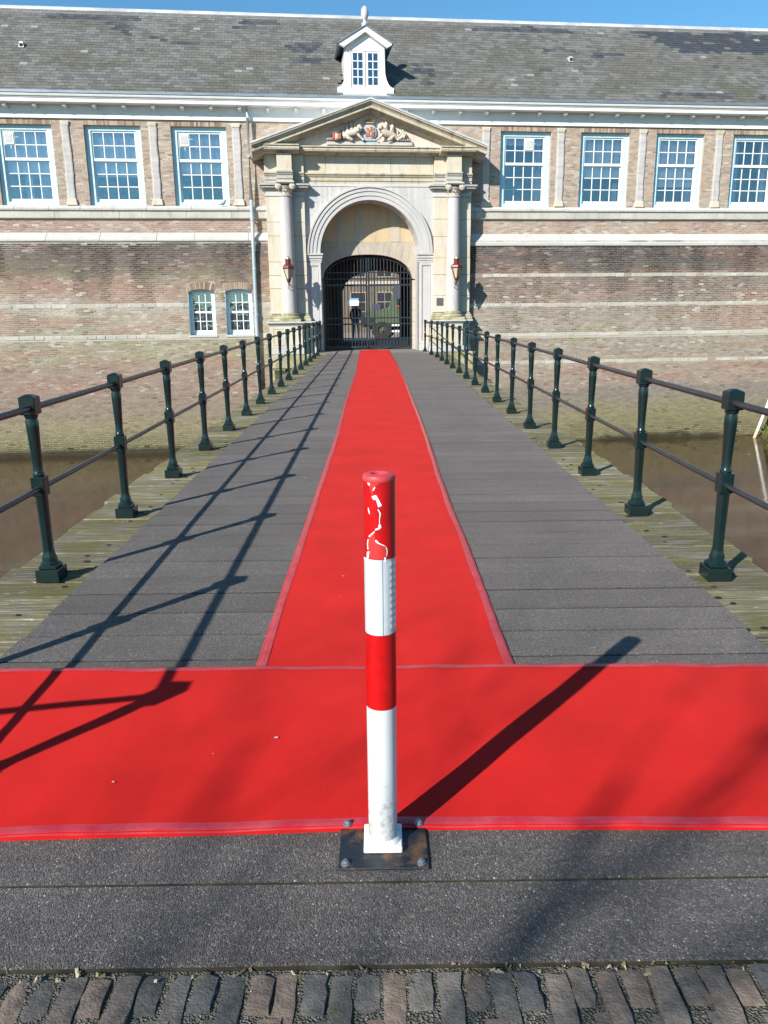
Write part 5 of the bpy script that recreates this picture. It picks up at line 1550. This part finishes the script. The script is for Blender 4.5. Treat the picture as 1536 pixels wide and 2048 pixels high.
# ================================================================ red carpets
def strip_carpet(name, left, right, z0, label, tapes, seed, nu=10):
    """left / right: matching rows of edge points (x, y); a thin sheet with soft waves"""
    root = empty(name, (*[(a + b) / 2 for a, b in zip(left[0], right[0])], 0), 0, label, 'carpet', 'red carpets laid on the bridge')
    ox, oy = root.location.x, root.location.y
    def zf(x, y): return z0 + .0025 * math.sin(y * 2 * math.pi / PITCH + x * .6 + seed) * .4 + .0018 * math.sin(x * 7 + y * 3.1 + seed) + .0012 * math.sin(x * 17 - y * 2.3)
    n = len(left); vs = []; fs = []
    for (a, b) in zip(left, right):
        for i in range(nu + 1):
            t = i / nu; x = a[0] + (b[0] - a[0]) * t; y = a[1] + (b[1] - a[1]) * t
            vs.append((x - ox, y - oy, zf(x, y)))
    for j in range(n - 1):
        for i in range(nu):
            k = j * (nu + 1) + i; fs.append((k, k + 1, k + nu + 2, k + nu + 1))
    base = len(vs)
    rim = list(range(nu + 1)) + [j * (nu + 1) + nu for j in range(1, n)] + [(n - 1) * (nu + 1) + i for i in range(nu - 1, -1, -1)] + [j * (nu + 1) for j in range(n - 2, 0, -1)]
    for q in rim: vs.append((vs[q][0], vs[q][1], .001))
    for k in range(len(rim)):
        k2 = (k + 1) % len(rim); fs.append((rim[k], base + k, base + k2, rim[k2]))
    MB().add(vs, fs).build('pile', 'carpet', root, smooth=True)
    for edge in tapes:
        vs = []; fs = []
        for j in range(n):
            a, b = left[j], right[j]
            L_ = math.hypot(b[0] - a[0], b[1] - a[1]); w0, w1 = (-.006, .040 + .0025 * math.sin(j * .37 + seed))
            for q in range(4):
                f = (w0 + (w1 - w0) * q / 3) / L_
                f = f if edge == 'l' else 1 - f
                x = a[0] + (b[0] - a[0]) * f; y = a[1] + (b[1] - a[1]) * f
                vs.append((x - ox, y - oy, zf(x, y) + (.0022 if q else -.004) + .0005 * math.sin(j * 1.7 + q)))
        for j in range(n - 1):
            for q in range(3):
                k = j * 4 + q; fs.append((k, k + 1, k + 5, k + 4))
        MB().add(vs, fs).build('edge_tape', 'carpet_tape', root, smooth=True)
    return root
ly = [3.30, 5.2, 7.5, 10.3, 13.9, 19.6, 25.0, 30.35]
lx = [-.594, -.588, -.577, -.570, -.605, -.600, -.66, -.72]
rx = [.584, .573, .555, .575, .565, .540, .46, .37]
N_ = 330
yy = np.linspace(3.30, 30.35, N_)
xl_ = np.interp(yy, ly, lx) + .008 * (vnoise(yy * 1.1, yy * 0, 3) - .5) + .012 * (vnoise(yy * .35, yy * 0, 4) - .5)
xr_ = np.interp(yy, ly, rx) + .010 * (vnoise(yy * 1.1, yy * 0, 5) - .5) + .014 * (vnoise(yy * .35, yy * 0, 6) - .5)
strip_carpet('carpet_runner', list(zip(xl_, yy)), list(zip(xr_, yy)), .0135, 'long red carpet runner leading over the bridge to the gate', 'lr', 1.0)
N_ = 60
xx = np.linspace(-1.86, 1.86, N_)
yt = np.interp(xx, [-1.86, -.59, .58, 1.86], [3.353, 3.345, 3.342, 3.306]) + .006 * (vnoise(xx * 2, xx * 0, 7) - .5)
yb = np.interp(xx, [-1.86, -1.2, -.16, .34, 1.2, 1.86], [2.145, 2.161, 2.186, 2.185, 2.165, 2.155]) + .004 * (vnoise(xx * 2, xx * 0, 9) - .5)
strip_carpet('cross_carpet', list(zip(xx, yb)), list(zip(xx, yt)), .0205, 'wide red carpet laid crosswise behind the striped bollard', 'lr', 2.0)
# torn-off corner at the far end of the runner
tag(MB().add([(-.42, 30.3, .017), (-.05, 30.3, .017), (-.08, 30.5, .018), (-.2, 30.62, .019), (-.38, 30.52, .017), (-.42, 30.3, .010), (-.05, 30.3, .010), (-.08, 30.5, .011), (-.2, 30.62, .012), (-.38, 30.52, .010)],
             [(0, 1, 2, 3, 4), (9, 8, 7, 6, 5), (0, 5, 6, 1), (1, 6, 7, 2), (2, 7, 8, 3), (3, 8, 9, 4), (4, 9, 5, 0)]).build('carpet_scrap', 'carpet'),
    'small red carpet offcut at the foot of the gate where the runner ends', 'carpet')

# ================================================================ striped bollard
BX, BY, BR_ = -.024, 2.118, .0435
bol = empty('bollard', (BX, BY, 0), 0, 'red and white striped steel bollard with peeling film on a bolted plate', 'bollard')
NL = 48
MB().lathe([(BR_, .03), (BR_, .478)], NL, capt=False).build('lower_tube', 'bollard_tube', bol, smooth=True)
MB().lathe([(BR_ + .0006, .4785), (BR_ + .0006, .7085)], NL, capb=False, capt=False).build('lower_red_band', 'film_red', bol, smooth=True)
MB().lathe([(BR_ + .0003, .709), (BR_ + .0003, .931)], NL, capb=False, capt=False).build('white_band', 'film_white', bol, smooth=True)
upper = MB().lathe([(BR_ + .0008, .931), (BR_ + .0008, 1.146)], NL, capb=False, capt=False).build('upper_red_band', 'film_red', bol, smooth=True)
MB().lathe([(BR_ - .001, 1.142), (BR_ + .0012, 1.147), (BR_ + .0016, 1.153), (BR_ - .001, 1.160), (BR_ - .007, 1.163), (.024, 1.164), (.021, 1.161), (.020, 1.15), (.019, 1.135), (.001, 1.133)], NL).build('cap', 'cap_red', bol, smooth=True)
# peeled patches follow the tube: points (sine of the angle, height) read off the front
def zy(v): return 1.146 - (v - 225) * (1.146 - .931) / (1072 - 225)
def patch(name, mat, poly, lift):
    P_ = [((x - 640) / 165.0, zy(v)) for x, v in poly]
    bm = bmesh.new()
    vsn = [bm.verts.new((s_, 0, z_)) for s_, z_ in P_]
    bm.faces.new(vsn)
    for xcut in np.linspace(-.9, .9, 19):
        bmesh.ops.bisect_plane(bm, geom=bm.verts[:] + bm.edges[:] + bm.faces[:], plane_co=(xcut, 0, 0), plane_no=(1, 0, 0))
    bmesh.ops.triangulate(bm, faces=bm.faces[:])
    r_ = BR_ + lift
    for v in bm.verts:
        s_ = max(-.999, min(.999, v.co.x)); a = math.asin(s_)
        v.co = Vector((r_ * math.sin(a), -r_ * math.cos(a), v.co.z))
    bmesh.ops.recalc_face_normals(bm, faces=bm.faces)
    me = bpy.data.meshes.new(name); bm.to_mesh(me); bm.free()
    me.materials.append(MAT[mat])
    return inst(name, me, bol)
patch('bared_patch', 'film_under', [(540, 1058), (528, 985), (520, 905), (533, 820), (575, 765), (590, 775), (600, 850), (640, 890), (690, 915), (716, 975), (706, 1040), (690, 1062)], .0014)
patch('bared_patch', 'film_under', [(545, 235), (650, 228), (605, 262), (585, 300), (578, 360), (562, 330)], .0014)
for poly in ([(528, 232), (555, 232), (548, 262), (538, 255)], [(598, 268), (605, 275), (588, 312), (578, 305)], [(568, 372), (612, 356), (640, 410), (668, 470), (632, 488), (612, 410), (582, 404)],
             [(624, 508), (634, 512), (656, 556), (648, 602), (640, 600), (645, 560)], [(640, 602), (646, 602), (645, 676), (639, 676)], [(632, 680), (652, 676), (660, 708), (640, 728), (598, 744), (600, 724), (632, 710)],
             [(588, 752), (596, 757), (552, 812), (538, 824), (533, 812)], [(524, 850), (532, 850), (525, 910), (529, 965), (521, 968), (517, 905)], [(598, 850), (612, 846), (636, 880), (628, 890), (604, 872)], [(636, 880), (694, 912), (690, 918), (632, 890)],
             [(694, 912), (714, 945), (720, 985), (712, 1032), (704, 1030), (712, 985), (706, 950)], [(514, 995), (538, 984), (530, 1058), (512, 1095), (480, 1090), (482, 1076), (510, 1080)], [(684, 1046), (702, 1042), (703, 1092), (720, 1096), (690, 1100)],
             [(530, 505), (536, 500), (550, 560), (545, 572), (534, 540)]):
    patch('torn_edge', 'torn_glint_white', poly, .0019)
for v0 in range(10):                       # glint of the reflective cells, painted as white patches down the right flank
    for c0 in range(2):
        v = 1110 + v0 * 80; x = 738 + c0 * 34
        patch('cell_glint', 'torn_glint_white', [(x, v), (x + 26, v - 3), (x + 27, v + 44), (x + 1, v + 48)], .0009)
MB().box(-.0006, .0006, -BR_ - .0012, -BR_, .709, .931).build('film_seam', 'zinc', bol, loc=(.0072, .0006, 0))
# collar, plate, bolts
MB().lathe([(BR_ + .012, .030), (BR_ + .009, .036), (BR_ + .002, .043), (BR_, .045)], 32).build('weld', 'collar_paint', bol, smooth=True)
MB().box(-.058, .058, -.052, .066, .011, .031).build('collar', 'collar_paint', bol, bevel=.003, loc=(0, 0, 0))
MB().box(-.132, .134, -.116, .092, .0025, .0105).build('base_plate', 'base_steel', bol, bevel=.002)
for x, y in ((-.112, -.096), (.112, -.096), (-.112, .074), (.112, .074)):
    z = .0105 if y < 0 else .0225
    b_ = MB().lathe([(.0135, z), (.0135, z + .003)], 20, (x, y, 0)); b_.lathe([(.0105, z + .003), (.0105, z + .010), (.009, z + .0115)], 6, (x, y, 0)); b_.lathe([(.005, z + .010), (.005, z + .016)], 10, (x, y, 0))
    b_.build('bolt', 'bolt_steel', bol)

# ================================================================ right bank, leaning pipe, pigeon
bk = MB(); vs = []; fs = []
nu_, nv_ = 14, 40
for j in range(nv_ + 1):
    s_ = j / nv_ * 22
    for i in range(nu_ + 1):
        t_ = i / nu_
        x = 14.75 - .25 * s_ * (.35 if s_ > 4 else 1) - (.65 if s_ > 4 else 0) + t_ * 7.0; y = 31.9 - s_
        z = WATER_Z - .5 + 4.2 * (1 - (1 - t_) ** 1.8) + .25 * float(vnoise(np.array(i * .9), np.array(j * .7), 3)) * (0 if i == 0 else 1)
        vs.append((x, y, z))
for j in range(nv_):
    for i in range(nu_):
        k = j * (nu_ + 1) + i; fs.append((k, k + 1, k + nu_ + 2, k + nu_ + 1))
bank = tag(MB().add(vs, fs).build('bank', 'soil', smooth=True), kind='structure')
G = 9000
gi = rng.random((G, 2))
jj = gi[:, 1] * 12; s_ = jj
t_ = gi[:, 0] ** 1.3 * .8 + .03
gx = 14.75 - .25 * s_ * np.where(s_ > 4, .35, 1) - np.where(s_ > 4, .65, 0) + t_ * 7.0; gy = 31.9 - s_; gz = WATER_Z - .5 + 4.2 * (1 - (1 - t_) ** 1.8) + .05
ok = gz > WATER_Z + .05
gx, gy, gz = gx[ok], gy[ok], gz[ok]; G = len(gx)
hh = .12 + .22 * rng.random(G); an = rng.random(G) * 6.28; ln = rng.normal(0, .09, (G, 2)); wd = .018 + .03 * rng.random(G)
V = np.zeros((G, 4, 3))
V[:, 0] = np.stack([gx - wd * np.cos(an), gy - wd * np.sin(an), gz], 1); V[:, 1] = np.stack([gx + wd * np.cos(an), gy + wd * np.sin(an), gz], 1)
V[:, 2] = np.stack([gx + ln[:, 0] + .3 * wd, gy + ln[:, 1], gz + hh], 1); V[:, 3] = np.stack([gx + ln[:, 0] - .3 * wd, gy + ln[:, 1], gz + hh * .97], 1)
gc = np.array((.11, .15, .035)) * (0.6 + .9 * rng.random((G, 1)))
tag(soup('bank_grass', V, 4, [(0, 1, 2, 3)], gc, 'brick', None), kind='stuff')
pp = empty('drain_pole', (14.5, 30.75, -3.45), 0, 'white pole leaning out of the water against the green bank at the right edge', 'pole')
MB().tube([(0, 0, -.25), (.42, .12, 1.0), (1.05, .3, 2.9)], .055, 12).build('pole', 'white_paint', pp, smooth=True)
MB().tube([(-.012, -.004, -.26), (.15, .045, .22)], .058, 12).build('stained_foot', 'plaster_rough', pp, smooth=True)
pg = MB().tube([(-.16, 0, .07), (-.09, 0, .085), (0, 0, .10), (.08, 0, .125), (.115, 0, .17), (.13, 0, .205), (.165, 0, .205), (.19, 0, .198)], [.018, .04, .06, .055, .034, .032, .014, .004], 10)
pg.tube([(.02, -.02, .07), (.02, -.02, .0)], .006, 5); pg.tube([(.02, .02, .07), (.02, .02, .0)], .006, 5)
pgo = tag(pg.build('pigeon', 'bird_grey', None, smooth=True), 'grey pigeon perched on the sill of the window nearest the downpipe', 'bird')
pgo.location = W(-5.12, .075, 5.0); pgo.rotation_euler = (0, 0, R(-30))

# ================================================================ litter along the bridge foot
G = 170
V = np.zeros((G, 4, 3)); gx = rng.uniform(-1.7, 1.7, G); gy = DECK_Y0 - .012 + rng.normal(0, .012, G)
far = rng.random(G) < .18
gy[far] = rng.uniform(1.3, 1.64, far.sum())
ln_ = .003 + .012 * rng.random(G) ** 2; wd = .001 + .003 * rng.random(G); an = rng.random(G) * 3.14
zz = np.where(far, -.006, -.004) + .006 * rng.random(G)
for q, (a, b) in enumerate(((-1, -1), (1, -1), (1, 1), (-1, 1))):
    V[:, q, 0] = gx + a * ln_ * np.cos(an) - b * wd * np.sin(an); V[:, q, 1] = gy + a * ln_ * np.sin(an) + b * wd * np.cos(an); V[:, q, 2] = zz + rng.uniform(-.004, .006, G)
gc = np.array([(.30, .25, .15), (.20, .15, .09), (.42, .37, .25), (.14, .15, .04)])[rng.integers(0, 4, G)]
tag(soup('leaf_litter', V, 4, [(0, 1, 2, 3)], gc, 'brick', None), kind='stuff')
G = 46
gx = rng.uniform(-1.7, 1.7, G); gy = rng.uniform(1.75, 9, G) ** 1.0
V = np.zeros((G, 6, 3)); rr = .002 + .005 * rng.random(G) ** 3
on = ((np.abs(gx) < .57) & (gy > 3.3)) | ((gy > 2.18) & (gy < 3.34))
for q in range(6):
    a = q * math.pi / 3; f = .6 + .7 * rng.random(G)
    V[:, q, 0] = gx + rr * f * math.cos(a) * 1.4; V[:, q, 1] = gy + rr * f * math.sin(a); V[:, q, 2] = np.where(on, .0275, .0105)
gc = np.array([(.6, .58, .55), (.5, .48, .45), (.25, .18, .12)])[rng.integers(0, 3, G)]
tag(soup('scattered_specks', V, 6, [(0, 1, 2, 3, 4, 5)], gc, 'brick', None), kind='stuff')

G = 150
gx = np.where(rng.random(G) < .5, rng.uniform(-14, -3, G), rng.uniform(3, 13, G)); gy = rng.uniform(9, 30, G); rr = .01 + .035 * rng.random(G) ** 3
V = np.zeros((G, 6, 3))
for q in range(6):
    f = .6 + .7 * rng.random(G)
    V[:, q, 0] = gx + rr * f * math.cos(q * math.pi / 3); V[:, q, 1] = gy + rr * f * math.sin(q * math.pi / 3); V[:, q, 2] = WATER_Z + .006
gc = np.array([(.5, .48, .42), (.3, .26, .16), (.2, .2, .1)])[rng.integers(0, 3, G)]
tag(soup('floating_debris', V, 6, [(0, 1, 2, 3, 4, 5)], gc, 'brick', None), kind='stuff')

# ================================================================ bare tree on the street behind the viewer: its branches shade the near carpet
def tree(loc, hgt, seed, label):
    rr_ = random.Random(seed)
    root = empty('bare_tree', loc, 0, label, 'tree')
    tr = MB(); cr = MB(); count = [0]
    def branch(p, d, L, r, depth, mb):
        n = 4; pts = [p]; rs = [r]
        for k in range(n):
            d = (d + Vector((rr_.uniform(-.16, .16), rr_.uniform(-.16, .16), rr_.uniform(-.04, .14)))).normalized()
            pts.append(pts[-1] + d * L / n); rs.append(r * (1 - .45 * (k + 1) / n))
        mb.tube(pts, rs, 7 if depth < 2 else 4, caps=False)
        if depth >= 5: return
        for k in range(rr_.choice((2, 3, 3)) if depth else 5):
            i = rr_.randint(2, n) if depth else rr_.randint(3, n)
            a = rr_.uniform(0, 6.28)
            side = Vector((math.cos(a), math.sin(a), rr_.uniform(-.1, .5)))
            branch(pts[i], (d * .75 + side * .75).normalized(), L * rr_.uniform(.58, .8), rs[i] * rr_.uniform(.5, .72), depth + 1, cr)
    branch(Vector((0, 0, 0)), Vector((0, 0, 1)), hgt * .38, .20, 0, tr)
    tr.build('trunk', 'bark', root, smooth=True); cr.build('crown', 'bark', root, smooth=True)
tree((-6.6, -9.9, -.03), 13.5, 5, 'bare street tree behind the viewer whose branches shade the near carpet')
